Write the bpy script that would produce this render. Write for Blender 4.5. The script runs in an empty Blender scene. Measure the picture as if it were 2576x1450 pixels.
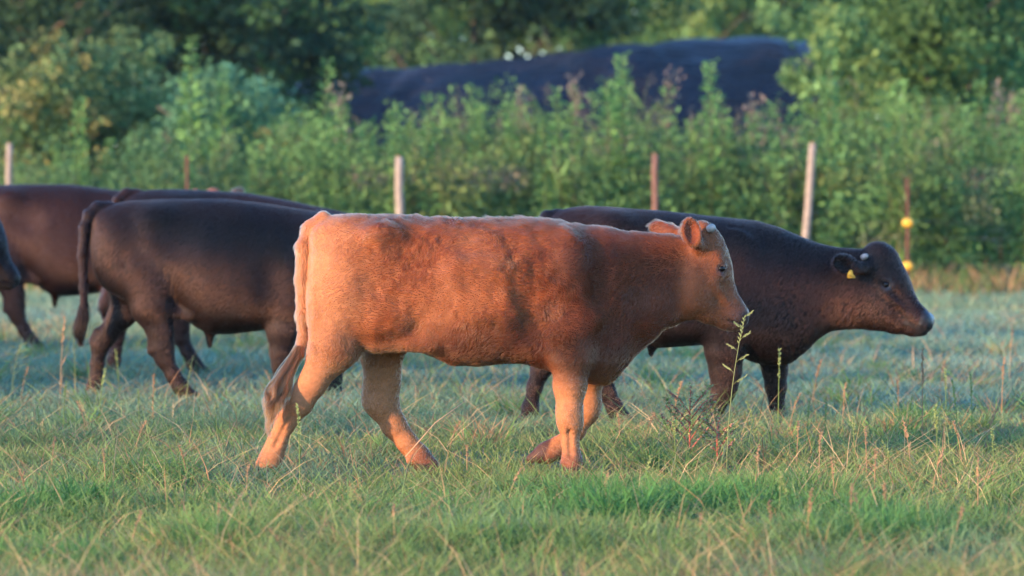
import bpy, math, random
import numpy as np
from mathutils import Vector, Matrix, Euler

S = bpy.context.scene
COL = S.collection
rng = np.random.default_rng(7)
random.seed(7)

# ------------------------------------------------------------------ camera
FU = 12308.0            # focal length in "picture units" (picture 2576 x 1450 units)
CAM_H = 1.49
HORIZON = 420.0
cam_d = bpy.data.cameras.new('camera')
cam = bpy.data.objects.new('camera', cam_d)
COL.objects.link(cam)
S.camera = cam
PITCH = math.atan((725.0 - HORIZON) / FU)
cam.location = (0, 0, CAM_H)
cam.rotation_euler = (math.radians(90) - PITCH, 0, 0)
cam_d.sensor_width = 36
cam_d.lens = 36.0 * FU / 2576.0
cam_d.clip_start = 0.5
cam_d.clip_end = 2000
cam_d.dof.use_dof = True
cam_d.dof.focus_distance = 23.9
cam_d.dof.aperture_fstop = 3.3

# ------------------------------------------------------------------ sky, sun, exposure
SUN_EL = math.radians(11.0)
SUN_XY = Vector((-0.79, -0.61))
SUN_XY.normalize()
SUN_DIR = Vector((SUN_XY.x * math.cos(SUN_EL), SUN_XY.y * math.cos(SUN_EL), math.sin(SUN_EL)))
W = bpy.data.worlds.new('World')
S.world = W
W.use_nodes = True
wn = W.node_tree.nodes
bg = wn['Background']
sky = wn.new('ShaderNodeTexSky')
sky.sky_type = 'NISHITA'
sky.sun_disc = False
sky.sun_elevation = SUN_EL
sky.sun_rotation = math.atan2(SUN_XY.x, SUN_XY.y)
sky.air_density = 1.0
sky.dust_density = 0.3
sky.ozone_density = 5.0
W.node_tree.links.new(sky.outputs[0], bg.inputs[0])
bg.inputs[1].default_value = 0.15
sun_d = bpy.data.lights.new('sun', 'SUN')
sun = bpy.data.objects.new('sun', sun_d)
COL.objects.link(sun)
sun_d.energy = 2.2
sun_d.angle = math.radians(0.6)
sun_d.color = (1.0, 0.62, 0.37)
sun.rotation_euler = SUN_DIR.to_track_quat('Z', 'Y').to_euler()
S.view_settings.view_transform = 'Standard'
S.view_settings.look = 'None'
S.view_settings.gamma = 1.0
S.view_settings.exposure = 2.75
S.cycles.use_denoising = True
S.cycles.max_bounces = 6
S.cycles.diffuse_bounces = 3
S.cycles.glossy_bounces = 2
S.cycles.transmission_bounces = 4
S.cycles.transparent_max_bounces = 8
S.cycles.caustics_reflective = False
S.cycles.caustics_refractive = False

# ------------------------------------------------------------------ small helpers
def scale_at(d):
    return FU / d

def at(px, py, d):
    """point seen at picture position px,py, on the plane y = d"""
    u = (px - 1288.0) / FU
    v = -(py - 725.0) / FU
    c, s = math.cos(PITCH), math.sin(PITCH)
    dy, dz = c + v * s, -s + v * c
    t = d / dy
    return Vector((u * t, d, CAM_H + dz * t))

def ground_y(py):
    """distance at which the ground is seen at picture row py"""
    v = -(py - 725.0) / FU
    c, s = math.cos(PITCH), math.sin(PITCH)
    return CAM_H * (c + v * s) / (s - v * c)

def tag(o, label=None, cat=None, group=None, kind=None):
    if label: o['label'] = label
    if cat: o['category'] = cat
    if group: o['group'] = group
    if kind: o['kind'] = kind
    return o

def empty(name, loc, rz=0.0):
    o = bpy.data.objects.new(name, None)
    o.empty_display_size = 0.2
    o.location = loc
    o.rotation_euler = (0, 0, rz)
    COL.objects.link(o)
    return o

def link(name, me, mat=None, parent=None):
    o = bpy.data.objects.new(name, me)
    COL.objects.link(o)
    if mat is not None:
        me.materials.clear()
        me.materials.append(mat)
    if parent is not None:
        o.parent = parent
    return o

def np_mesh(name, verts, faces=None, quads=None, tris=None, color=None, smooth=False, attrs=None):
    """verts (n,3); quads (m,4) and/or tris (k,3)"""
    me = bpy.data.meshes.new(name)
    verts = np.ascontiguousarray(verts, dtype=np.float32)
    me.vertices.add(len(verts))
    me.vertices.foreach_set('co', verts.ravel())
    loops, starts, n = [], [], 0
    if quads is not None and len(quads):
        quads = np.asarray(quads, dtype=np.int32)
        loops.append(quads.ravel())
        starts.append(np.arange(len(quads), dtype=np.int32) * 4)
        n = len(quads) * 4
    if tris is not None and len(tris):
        tris = np.asarray(tris, dtype=np.int32)
        loops.append(tris.ravel())
        starts.append(n + np.arange(len(tris), dtype=np.int32) * 3)
    loops = np.concatenate(loops)
    starts = np.concatenate(starts)
    me.loops.add(len(loops))
    me.loops.foreach_set('vertex_index', loops)
    me.polygons.add(len(starts))
    me.polygons.foreach_set('loop_start', starts)
    if smooth:
        me.polygons.foreach_set('use_smooth', np.ones(len(starts), dtype=bool))
    if color is not None:
        c = np.ones((len(verts), 4), dtype=np.float32)
        c[:, :3] = color
        a = me.color_attributes.new('tint', 'FLOAT_COLOR', 'POINT')
        a.data.foreach_set('color', c.ravel())
    for k, v in (attrs or {}).items():
        a = me.attributes.new(k, 'FLOAT', 'POINT')
        a.data.foreach_set('value', np.asarray(v, dtype=np.float32))
    me.update(calc_edges=True)
    return me

class MB:
    """collects tubes, boxes and rings into one mesh"""
    def __init__(self):
        self.v, self.q, self.t, self.c = [], [], [], []
        self.n = 0
    def add(self, v, q=None, t=None, col=(1, 1, 1)):
        v = np.asarray(v, dtype=float)
        if q is not None and len(q): self.q.append(np.asarray(q) + self.n)
        if t is not None and len(t): self.t.append(np.asarray(t) + self.n)
        self.v.append(v)
        self.c.append(np.tile(np.asarray(col, dtype=float), (len(v), 1)) if np.ndim(col) == 1 else np.asarray(col))
        self.n += len(v)
    def tube(self, pts, rad, seg=6, col=(1, 1, 1), cap=True):
        pts = np.asarray(pts, dtype=float)
        rad = np.broadcast_to(np.asarray(rad, dtype=float), (len(pts),))
        tg = np.gradient(pts, axis=0)
        tg /= np.linalg.norm(tg, axis=1)[:, None] + 1e-9
        ref = np.array([0.31, 0.9, 0.12]) if abs(tg[:, 1]).mean() < 0.8 else np.array([1.0, 0.1, 0.1])
        a = np.cross(tg, ref); a /= np.linalg.norm(a, axis=1)[:, None] + 1e-9
        b = np.cross(tg, a)
        th = np.arange(seg) * 2 * math.pi / seg
        ring = (a[:, None, :] * np.cos(th)[None, :, None] + b[:, None, :] * np.sin(th)[None, :, None])
        v = (pts[:, None, :] + ring * rad[:, None, None]).reshape(-1, 3)
        q = []
        for i in range(len(pts) - 1):
            for j in range(seg):
                k = (j + 1) % seg
                q.append((i * seg + j, i * seg + k, (i + 1) * seg + k, (i + 1) * seg + j))
        t = []
        if cap:
            v = np.vstack([v, pts[:1], pts[-1:]])
            m = len(pts) * seg
            for j in range(seg):
                k = (j + 1) % seg
                t.append((m, k, j))
                t.append((m + 1, (len(pts) - 1) * seg + j, (len(pts) - 1) * seg + k))
        self.add(v, q, t, col)
    def leaf(self, base, tip, width, up, col=(1, 1, 1)):
        base = np.asarray(base, float); tip = np.asarray(tip, float)
        d = tip - base
        s = np.cross(d, up); s = s / (np.linalg.norm(s) + 1e-9) * width * 0.5
        m = base + d * 0.45 + np.asarray(up, float) * width * 0.15
        self.add([base, m + s, tip, m - s], None, [(0, 1, 2), (0, 2, 3)], col)
    def mesh(self, name, smooth=False):
        return np_mesh(name, np.vstack(self.v), quads=np.vstack(self.q) if self.q else None,
                       tris=np.vstack(self.t) if self.t else None, color=np.vstack(self.c), smooth=smooth)

# ---- value noise
def _hash(ix, iy, iz, seed):
    n = (ix.astype(np.int64) * 374761393 + iy.astype(np.int64) * 668265263 + iz.astype(np.int64) * 1274126177 + seed * 974634777) & 0x7fffffff
    n = ((n ^ (n >> 13)) * 1274126177) & 0x7fffffff
    n = (n ^ (n >> 16)) & 0x7fffffff
    return (n & 0xffff).astype(np.float32) / 65535.0

def noise3(x, y, z, seed=0):
    """smooth value noise, -1..1"""
    x, y, z = np.broadcast_arrays(np.asarray(x, np.float32), np.asarray(y, np.float32), np.asarray(z, np.float32))
    ix, iy, iz = np.floor(x), np.floor(y), np.floor(z)
    fx, fy, fz = x - ix, y - iy, z - iz
    fx, fy, fz = [f * f * (3 - 2 * f) for f in (fx, fy, fz)]
    ix, iy, iz = ix.astype(np.int32), iy.astype(np.int32), iz.astype(np.int32)
    r = 0
    for dx in (0, 1):
        for dy in (0, 1):
            for dz in (0, 1):
                w = (fx if dx else 1 - fx) * (fy if dy else 1 - fy) * (fz if dz else 1 - fz)
                r = r + w * _hash(ix + dx, iy + dy, iz + dz, seed)
    return r * 2 - 1

# ------------------------------------------------------------------ materials
def new_mat(name):
    m = bpy.data.materials.new(name)
    m.use_nodes = True
    nt = m.node_tree
    return m, nt, nt.nodes['Principled BSDF']

def mat_plain(name, col, rough=0.7, var=0.25, scale=12.0, bump=0.0, metal=0.0, spec=0.3):
    m, nt, p = new_mat(name)
    tc = nt.nodes.new('ShaderNodeTexCoord')
    nz = nt.nodes.new('ShaderNodeTexNoise')
    nz.inputs['Scale'].default_value = scale
    nz.inputs['Detail'].default_value = 5
    nt.links.new(tc.outputs['Object'], nz.inputs['Vector'])
    mr = nt.nodes.new('ShaderNodeMapRange')
    mr.inputs['From Min'].default_value = 0.3
    mr.inputs['From Max'].default_value = 0.7
    mr.inputs['To Min'].default_value = 1 - var
    mr.inputs['To Max'].default_value = 1 + var
    nt.links.new(nz.outputs['Fac'], mr.inputs['Value'])
    mx = nt.nodes.new('ShaderNodeVectorMath')
    mx.operation = 'SCALE'
    mx.inputs[0].default_value = col
    nt.links.new(mr.outputs[0], mx.inputs['Scale'])
    nt.links.new(mx.outputs[0], p.inputs['Base Color'])
    p.inputs['Roughness'].default_value = rough
    p.inputs['Metallic'].default_value = metal
    p.inputs['Specular IOR Level'].default_value = spec
    if bump:
        b = nt.nodes.new('ShaderNodeBump')
        b.inputs['Strength'].default_value = bump
        b.inputs['Distance'].default_value = 0.01
        nt.links.new(nz.outputs['Fac'], b.inputs['Height'])
        nt.links.new(b.outputs[0], p.inputs['Normal'])
    return m

def mat_leaf(name, trans=0.35, rough=0.55, gain=(1, 1, 1), spec=0.25):
    """foliage: colour per leaf from the 'tint' attribute, some light passing through"""
    m, nt, p = new_mat(name)
    at_ = nt.nodes.new('ShaderNodeAttribute')
    at_.attribute_name = 'tint'
    g = nt.nodes.new('ShaderNodeVectorMath'); g.operation = 'MULTIPLY'
    g.inputs[1].default_value = gain
    nt.links.new(at_.outputs['Color'], g.inputs[0])
    nt.links.new(g.outputs[0], p.inputs['Base Color'])
    p.inputs['Roughness'].default_value = rough
    p.inputs['Specular IOR Level'].default_value = spec
    tr = nt.nodes.new('ShaderNodeBsdfTranslucent')
    nt.links.new(g.outputs[0], tr.inputs['Color'])
    mix = nt.nodes.new('ShaderNodeMixShader')
    mix.inputs[0].default_value = trans
    nt.links.new(p.outputs[0], mix.inputs[1])
    nt.links.new(tr.outputs[0], mix.inputs[2])
    nt.links.new(mix.outputs[0], nt.nodes['Material Output'].inputs['Surface'])
    return m

def mat_hide(name, wet=.35, wet_rough=.4, gain=(1, 1, 1), flat=None, rough=0.6, spec=0.2, skin=(0.05, 0.035, 0.03)):
    """skin and short coat: colour from 'tint' (or flat), bare nose and hooves from 'bare'"""
    m, nt, p = new_mat(name)
    tc = nt.nodes.new('ShaderNodeTexCoord')
    if flat is None:
        a = nt.nodes.new('ShaderNodeAttribute'); a.attribute_name = 'tint'
        src = a.outputs['Color']
    else:
        r = nt.nodes.new('ShaderNodeRGB'); r.outputs[0].default_value = (*flat, 1)
        src = r.outputs[0]
    mp = nt.nodes.new('ShaderNodeMapping')
    mp.inputs['Scale'].default_value = (18, 60, 30)
    nt.links.new(tc.outputs['Object'], mp.inputs['Vector'])
    nz = nt.nodes.new('ShaderNodeTexNoise')
    nz.inputs['Scale'].default_value = 2.0
    nz.inputs['Detail'].default_value = 6
    nt.links.new(mp.outputs[0], nz.inputs['Vector'])
    mr = nt.nodes.new('ShaderNodeMapRange')
    mr.inputs['From Min'].default_value = 0.25; mr.inputs['From Max'].default_value = 0.75
    mr.inputs['To Min'].default_value = 0.75; mr.inputs['To Max'].default_value = 1.25
    nt.links.new(nz.outputs['Fac'], mr.inputs['Value'])
    sc = nt.nodes.new('ShaderNodeVectorMath'); sc.operation = 'SCALE'
    nt.links.new(src, sc.inputs[0]); nt.links.new(mr.outputs[0], sc.inputs['Scale'])
    b = nt.nodes.new('ShaderNodeAttribute'); b.attribute_name = 'bare'
    mx = nt.nodes.new('ShaderNodeMix'); mx.data_type = 'RGBA'
    nt.links.new(b.outputs['Fac'], mx.inputs[0])
    nt.links.new(sc.outputs[0], mx.inputs[6])
    mx.inputs[7].default_value = (*skin, 1)
    nt.links.new(mx.outputs[2], p.inputs['Base Color'])
    rr = nt.nodes.new('ShaderNodeMapRange')
    rr.inputs['To Min'].default_value = rough; rr.inputs['To Max'].default_value = wet_rough
    nt.links.new(b.outputs['Fac'], rr.inputs['Value'])
    nt.links.new(rr.outputs[0], p.inputs['Roughness'])
    sp_ = nt.nodes.new('ShaderNodeMapRange')
    sp_.inputs['To Min'].default_value = spec; sp_.inputs['To Max'].default_value = wet
    nt.links.new(b.outputs['Fac'], sp_.inputs['Value'])
    nt.links.new(sp_.outputs[0], p.inputs['Specular IOR Level'])
    bm = nt.nodes.new('ShaderNodeBump')
    bm.inputs['Strength'].default_value = 0.35
    bm.inputs['Distance'].default_value = 0.008
    nt.links.new(nz.outputs['Fac'], bm.inputs['Height'])
    nt.links.new(bm.outputs[0], p.inputs['Normal'])
    return m

def mat_hair(name, ior=1.45, flat=None, rough=0.35, radial=0.45, gain=(1, 1, 1)):
    m = bpy.data.materials.new(name)
    m.use_nodes = True
    nt = m.node_tree
    nt.nodes.remove(nt.nodes['Principled BSDF'])
    h = nt.nodes.new('ShaderNodeBsdfHairPrincipled')
    h.model = 'CHIANG'
    h.parametrization = 'COLOR'
    h.inputs['Roughness'].default_value = rough
    h.inputs['Radial Roughness'].default_value = radial
    h.inputs['Coat'].default_value = 0.0
    h.inputs['IOR'].default_value = ior
    if 'Random Roughness' in h.inputs: h.inputs['Random Roughness'].default_value = 0.3
    a = nt.nodes.new('ShaderNodeAttribute'); a.attribute_name = 'tint'
    g = nt.nodes.new('ShaderNodeVectorMath'); g.operation = 'MULTIPLY'
    g.inputs[1].default_value = gain
    nt.links.new(a.outputs['Color'], g.inputs[0])
    if flat is not None:
        # luminance of the strand's own tint varies the flat colour a little
        g.inputs[0].default_value = flat
        for l in list(nt.links):
            if l.to_socket == g.inputs[0]: nt.links.remove(l)
        inf = nt.nodes.new('ShaderNodeHairInfo')
        mr = nt.nodes.new('ShaderNodeMapRange')
        mr.inputs['To Min'].default_value = 0.6; mr.inputs['To Max'].default_value = 1.5
        nt.links.new(inf.outputs['Random'], mr.inputs['Value'])
        sc = nt.nodes.new('ShaderNodeVectorMath'); sc.operation = 'SCALE'
        nt.links.new(g.outputs[0], sc.inputs[0]); nt.links.new(mr.outputs[0], sc.inputs['Scale'])
        nt.links.new(sc.outputs[0], h.inputs['Color'])
    else:
        nt.links.new(g.outputs[0], h.inputs['Color'])
    nt.links.new(h.outputs[0], nt.nodes['Material Output'].inputs['Surface'])
    return m

# ------------------------------------------------------------------ body sculpting: signed distance field -> surface
class Sculpt:
    def __init__(self, lo, hi, h):
        self.lo = np.array(lo, float); self.h = h
        self.n = np.ceil((np.array(hi) - self.lo) / h).astype(int) + 1
        self.ax = [(self.lo[i] + np.arange(self.n[i]) * h).astype(np.float32) for i in range(3)]
        self.f = np.full(self.n, 0.5, dtype=np.float32)
    def region(self, lo, hi):
        a = np.clip(np.floor((np.array(lo) - self.lo) / self.h).astype(int), 0, self.n - 1)
        b = np.clip(np.ceil((np.array(hi) - self.lo) / self.h).astype(int) + 1, 1, self.n)
        sl = tuple(slice(a[i], max(b[i], a[i] + 1)) for i in range(3))
        X = self.ax[0][sl[0]][:, None, None]; Y = self.ax[1][sl[1]][None, :, None]; Z = self.ax[2][sl[2]][None, None, :]
        return sl, X, Y, Z
    def join(self, sl, d, k, cut=False):
        f = self.f[sl]
        if cut:   # smooth subtraction of d
            a, b = f, -d
            h = np.maximum(k - np.abs(a - b), 0) / k
            self.f[sl] = np.maximum(a, b) + h * h * k * 0.25
        else:
            h = np.maximum(k - np.abs(f - d), 0) / k
            self.f[sl] = np.minimum(f, d) - h * h * k * 0.25
    def cap(self, a, b, ra, rb, sq=1.0, k=0.04, lat=(0, 1, 0), cut=False):
        a = np.array(a, float); b = np.array(b, float); L = np.array(lat, float)
        m = max(ra, rb) * max(1, sq) + k + 0.06
        sl, X, Y, Z = self.region(np.minimum(a, b) - m, np.maximum(a, b) + m)
        px, py, pz = X - a[0], Y - a[1], Z - a[2]
        ba = b - a
        e = (1 / sq - 1)
        pl = (px * L[0] + py * L[1] + pz * L[2]) * e
        px, py, pz = px + L[0] * pl, py + L[1] * pl, pz + L[2] * pl
        ba = ba + L * (ba @ L) * e
        t = np.clip((px * ba[0] + py * ba[1] + pz * ba[2]) / (ba @ ba + 1e-9), 0, 1)
        d = np.sqrt((px - t * ba[0]) ** 2 + (py - t * ba[1]) ** 2 + (pz - t * ba[2]) ** 2) - (ra + (rb - ra) * t)
        d = d * min(1.0, (1 + sq) / 2)
        self.join(sl, d.astype(np.float32), k, cut)
    def ell(self, c, r, k=0.04, rot=None, cut=False):
        c = np.array(c, float); r = np.array(r, float)
        m = r.max() + k + 0.06
        sl, X, Y, Z = self.region(c - m, c + m)
        px, py, pz = X - c[0], Y - c[1], Z - c[2]
        if rot is not None:
            R = np.array(rot)       # columns are the axes
            q = [px * R[0, i] + py * R[1, i] + pz * R[2, i] for i in range(3)]
        else:
            q = [px, py, pz]
        k0 = np.sqrt((q[0] / r[0]) ** 2 + (q[1] / r[1]) ** 2 + (q[2] / r[2]) ** 2)
        k1 = np.sqrt((q[0] / r[0] ** 2) ** 2 + (q[1] / r[1] ** 2) ** 2 + (q[2] / r[2] ** 2) ** 2) + 1e-6
        self.join(sl, (k0 * (k0 - 1) / k1).astype(np.float32), k, cut)
    def loft(self, xs, top, bot, wid, mid, ex=2.3, k=0.03):
        x = self.ax[0]
        f = lambda v: np.interp(x, xs, v)
        def sm(v, n=max(3, int(0.03 / self.h))):
            kern = np.hanning(2 * n + 3); kern /= kern.sum()
            p = np.pad(v, n + 1, mode='edge')
            return np.convolve(p, kern, 'valid')
        T, B, Wd, M = sm(f(top)), sm(f(bot)), sm(f(wid)), sm(f(mid))
        cz = B + (T - B) * M
        T, B, Wd, cz = [v.astype(np.float32)[:, None, None] for v in (T, B, Wd, cz)]
        Y = self.ax[1][None, :, None]; Z = self.ax[2][None, None, :]
        hz = np.where(Z > cz, T - cz, cz - B)
        hz = np.maximum(hz, 0.01); Wd = np.maximum(Wd, 0.01)
        rho = (np.abs(Y / Wd) ** ex + np.abs((Z - cz) / hz) ** ex) ** (1 / ex)
        g = np.gradient(rho, self.h)
        gm = np.sqrt(g[0] ** 2 + g[1] ** 2 + g[2] ** 2) + 1e-3
        d = (rho - 1) / np.clip(gm, 1.0, None)
        X = x[:, None, None]
        ends = np.maximum(xs[0] - X, X - xs[-1])
        d = np.maximum(d, ends).astype(np.float32)
        self.join(tuple(slice(None) for _ in range(3)), d, k)
    def push(self, disp):
        self.f -= disp
    def surface(self):
        f = self.f
        s = f < 0
        nx, ny, nz = f.shape
        cs = np.zeros((nx - 1, ny - 1, nz - 1), dtype=np.int8)
        for dx in (0, 1):
            for dy in (0, 1):
                for dz in (0, 1):
                    cs += s[dx:nx - 1 + dx, dy:ny - 1 + dy, dz:nz - 1 + dz]
        act = (cs > 0) & (cs < 8)
        I, J, K = np.nonzero(act)
        idx = np.full(act.shape, -1, dtype=np.int32)
        idx[I, J, K] = np.arange(len(I))
        acc = np.zeros((len(I), 3)); cnt = np.zeros(len(I))
        corners = [(a, b, c) for a in (0, 1) for b in (0, 1) for c in (0, 1)]
        for i, c0 in enumerate(corners):
            for c1 in corners[i + 1:]:
                if sum(abs(a - b) for a, b in zip(c0, c1)) != 1: continue
                f0 = f[I + c0[0], J + c0[1], K + c0[2]]; f1 = f[I + c1[0], J + c1[1], K + c1[2]]
                m = (f0 < 0) != (f1 < 0)
                t = np.where(m, f0 / np.where(m, f0 - f1, 1), 0)
                p = np.array(c0)[None] + (np.array(c1) - np.array(c0))[None] * t[:, None]
                acc[m] += p[m]; cnt[m] += 1
        v = acc / cnt[:, None] + np.stack([I, J, K], 1)
        v = v * self.h + self.lo
        quads = []
        for ax in range(3):
            sa = [slice(None)] * 3; sb = [slice(None)] * 3
            sa[ax] = slice(0, -1); sb[ax] = slice(1, None)
            ch = s[tuple(sa)] != s[tuple(sb)]
            ii = np.stack(np.nonzero(ch), 1)
            o1, o2 = [a for a in range(3) if a != ax]
            ok = (ii[:, o1] > 0) & (ii[:, o2] > 0) & (ii[:, o1] < f.shape[o1] - 1) & (ii[:, o2] < f.shape[o2] - 1)
            ii = ii[ok]
            def cell(d1, d2):
                j = ii.copy(); j[:, o1] -= d1; j[:, o2] -= d2
                return idx[j[:, 0], j[:, 1], j[:, 2]]
            q = np.stack([cell(0, 0), cell(1, 0), cell(1, 1), cell(0, 1)], 1)
            inside = s[ii[:, 0], ii[:, 1], ii[:, 2]]
            flip = inside if ax != 1 else ~inside
            q[~flip] = q[~flip][:, ::-1]
            quads.append(q)
        q = np.vstack(quads)
        q = q[(q >= 0).all(1)]
        g = np.gradient(f, self.h)
        ci = np.clip(np.round((v - self.lo) / self.h).astype(int), 0, np.array(f.shape) - 1)
        nrm = np.stack([gg[ci[:, 0], ci[:, 1], ci[:, 2]] for gg in g], 1)
        nrm /= np.linalg.norm(nrm, axis=1)[:, None] + 1e-9
        # keep only the largest connected body
        lab = np.arange(len(v))
        for _ in range(200):
            m = lab[q].min(1)
            new = lab.copy()
            np.minimum.at(new, q.ravel(), np.repeat(m, 4))
            new = new[new]
            if (new == lab).all(): break
            lab = new
        ids, cn = np.unique(lab, return_counts=True)
        keep = lab == ids[cn.argmax()]
        remap = np.cumsum(keep) - 1
        q = remap[q[keep[q].all(1)]]
        return v[keep], q, nrm[keep]

def yawrot(yaw):
    c, s = math.cos(yaw), math.sin(yaw)
    return np.array([[c, -s, 0], [s, c, 0], [0, 0, 1.0]])

def pitchmat(deg, yaw=0.0):
    """axes rotated in the side view by deg (positive lifts the first axis)"""
    a = math.radians(deg)
    R = np.array([[math.cos(a), 0, -math.sin(a)], [0, 1, 0], [math.sin(a), 0, math.cos(a)]])
    return yawrot(yaw) @ R

class Frame:
    """turns positions traced on the animal's side view into metres, x forward, z up"""
    def __init__(self, px0, depth):
        self.s = FU / depth; self.px0 = px0; self.foot = HORIZON + CAM_H * self.s
    def __call__(self, px, py, lat=0.0):
        return np.array([(px - self.px0) / self.s, lat, (self.foot - py) / self.s])
    def x(self, v): return (np.asarray(v, float) - self.px0) / self.s
    def z(self, v): return (self.foot - np.asarray(v, float)) / self.s

def chain(sc, F, pts, k=0.04, sq=0.8, k0=None):
    """limb: pts = (px, py, lateral, radius)"""
    for i in range(len(pts) - 1):
        a, b = pts[i], pts[i + 1]
        sc.cap(F(a[0], a[1], a[2]), F(b[0], b[1], b[2]), a[3], b[3], sq=sq, k=(k0 if (k0 and i == 0) else k))

# the head is described once, on the side view of the tan animal, and mapped to each pose
HP, HN = np.array([1772.0, 572.0]), np.array([1881.0, 795.0])
def head_map(F, poll, nose, yaw, gain=1.0):
    a = HN - HP
    P = F(*poll); N = F(*nose)
    la = np.linalg.norm(a)
    b = np.array([N[0] - P[0], -(N[2] - P[2])])       # down positive
    lb = np.linalg.norm(b)
    u0 = a / la; u1 = b / lb
    R = yawrot(yaw)
    k = lb / la * gain
    def hm(px, py, lat=0.0):
        q = np.array([px, py]) - HP
        al = q @ u0; pe = q @ np.array([u0[1], -u0[0]])
        w = (u1 * al + np.array([u1[1], -u1[0]]) * pe) * k
        return P + R @ np.array([w[0], lat * k * 512.8, -w[1]])
    ang = math.degrees(math.atan2(-u1[1], u1[0]) - math.atan2(-u0[1], u0[0]))
    return hm, k * 512.8, ang

def build_head(sc, F, poll, nose, yaw, ex=0):
    hm, g, ang = head_map(F, poll, nose, yaw)
    L = yawrot(yaw) @ np.array([0, 1.0, 0])
    C = lambda a, b, ra, rb, sq=1, k=.03, cut=False: sc.cap(hm(*a), hm(*b), ra * g, rb * g, sq, k, L, cut)
    E = lambda c, r, deg=0, k=.03, cut=False: sc.ell(hm(*c), np.array(r) * g, k, pitchmat(deg + ang, yaw), cut)
    C((1778, 614), (1799, 676), .084, .078, 1.12, .05)
    C((1799, 682), (1843, 786), .077, .058, .92, .05)
    C((1842, 786), (1850, 796), .058, .058, 1.0, .03)
    C((1738, 744), (1786, 776), .100, .074, .74, .05)
    C((1786, 776), (1836, 808), .074, .044, .80, .03)
    C((1745, 700), (1785, 640), .085, .075, .95, .06)
    E((1772, 577), (.055, .06, .04), -30, .04)
    for s in (-1, 1):
        E((1748, 728, s * .062), (.085, .036, .10), 15, .05)            # cheek
        E((1803 + ex, 657, s * .078), (.034, .020, .020), -55, .03)          # brow
        E((1799 + ex, 691, s * .078), (.028, .018, .022), -60, .03)          # under the eye
        C((1785, 705, s * .080), (1828, 765, s * .05), .016, .012, 1, .03)   # facial ridge
        E((1809 + ex, 675, s * .099), (.020, .010, .015), -30, .012, True)   # eye socket
        C((1797 + ex, 668, s * .088), (1814 + ex, 664, s * .086), .010, .010, 1, .012)  # upper lid
        E((1874 + ex, 797, s * (.050 - ex * .0002)), (.020, .016, .022), -20, .010, True)   # nostril
        C((1868 + ex * .5, 813, s * .040), (1822 + ex, 806, s * .060), .005, .005, 1, .012, True)   # mouth
        E((1866, 786, s * .032), (.018, .022, .018), -40, .02)          # nostril wing
    C((1844, 782), (1855, 800), .060, .060, .95, .03)                   # broad muzzle
    C((1822, 812), (1848, 816), .036, .034, 1.0, .025)                  # lower lip and chin
    return hm, g, ang, L

def smooth01(a, b, v):
    t = np.clip((v - a) / (b - a), 0, 1)
    return t * t * (3 - 2 * t)

def sphere_arrays(c, r, seg=16, rings=10, R=None):
    v = [(0, 0, 1)]
    for i in range(1, rings):
        t = math.pi * i / rings
        for j in range(seg):
            p = 2 * math.pi * j / seg
            v.append((math.sin(t) * math.cos(p), math.sin(t) * math.sin(p), math.cos(t)))
    v.append((0, 0, -1))
    v = np.array(v) * np.array(r)
    if R is not None: v = v @ np.array(R).T
    v = v + np.array(c)
    q, t = [], []
    for i in range(rings - 2):
        for j in range(seg):
            k = (j + 1) % seg
            q.append((1 + i * seg + j, 1 + (i + 1) * seg + j, 1 + (i + 1) * seg + k, 1 + i * seg + k))
    last = 1 + (rings - 1) * seg
    for j in range(seg):
        k = (j + 1) % seg
        t.append((0, 1 + j, 1 + k))
        t.append((last, 1 + (rings - 2) * seg + k, 1 + (rings - 2) * seg + j))
    return v, q, t

def hair_curves(name, P, R, tint, mat, parent):
    """P (n, m, 3) strands, R (n, m) radii, tint (n, 3)"""
    n, m = P.shape[:2]
    hc = bpy.data.hair_curves.new(name)
    hc.add_curves([m] * n)
    hc.points.foreach_set('position', np.ascontiguousarray(P, np.float32).ravel())
    ra = hc.attributes.get('radius') or hc.attributes.new('radius', 'FLOAT', 'POINT')
    ra.data.foreach_set('value', np.ascontiguousarray(R, np.float32).ravel())
    c = np.ones((n, 4), np.float32); c[:, :3] = tint
    ca = hc.attributes.new('tint', 'FLOAT_COLOR', 'CURVE')
    ca.data.foreach_set('color', c.ravel())
    hc.materials.append(mat)
    o = bpy.data.objects.new(name, hc)
    COL.objects.link(o)
    o.parent = parent
    return o

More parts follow.
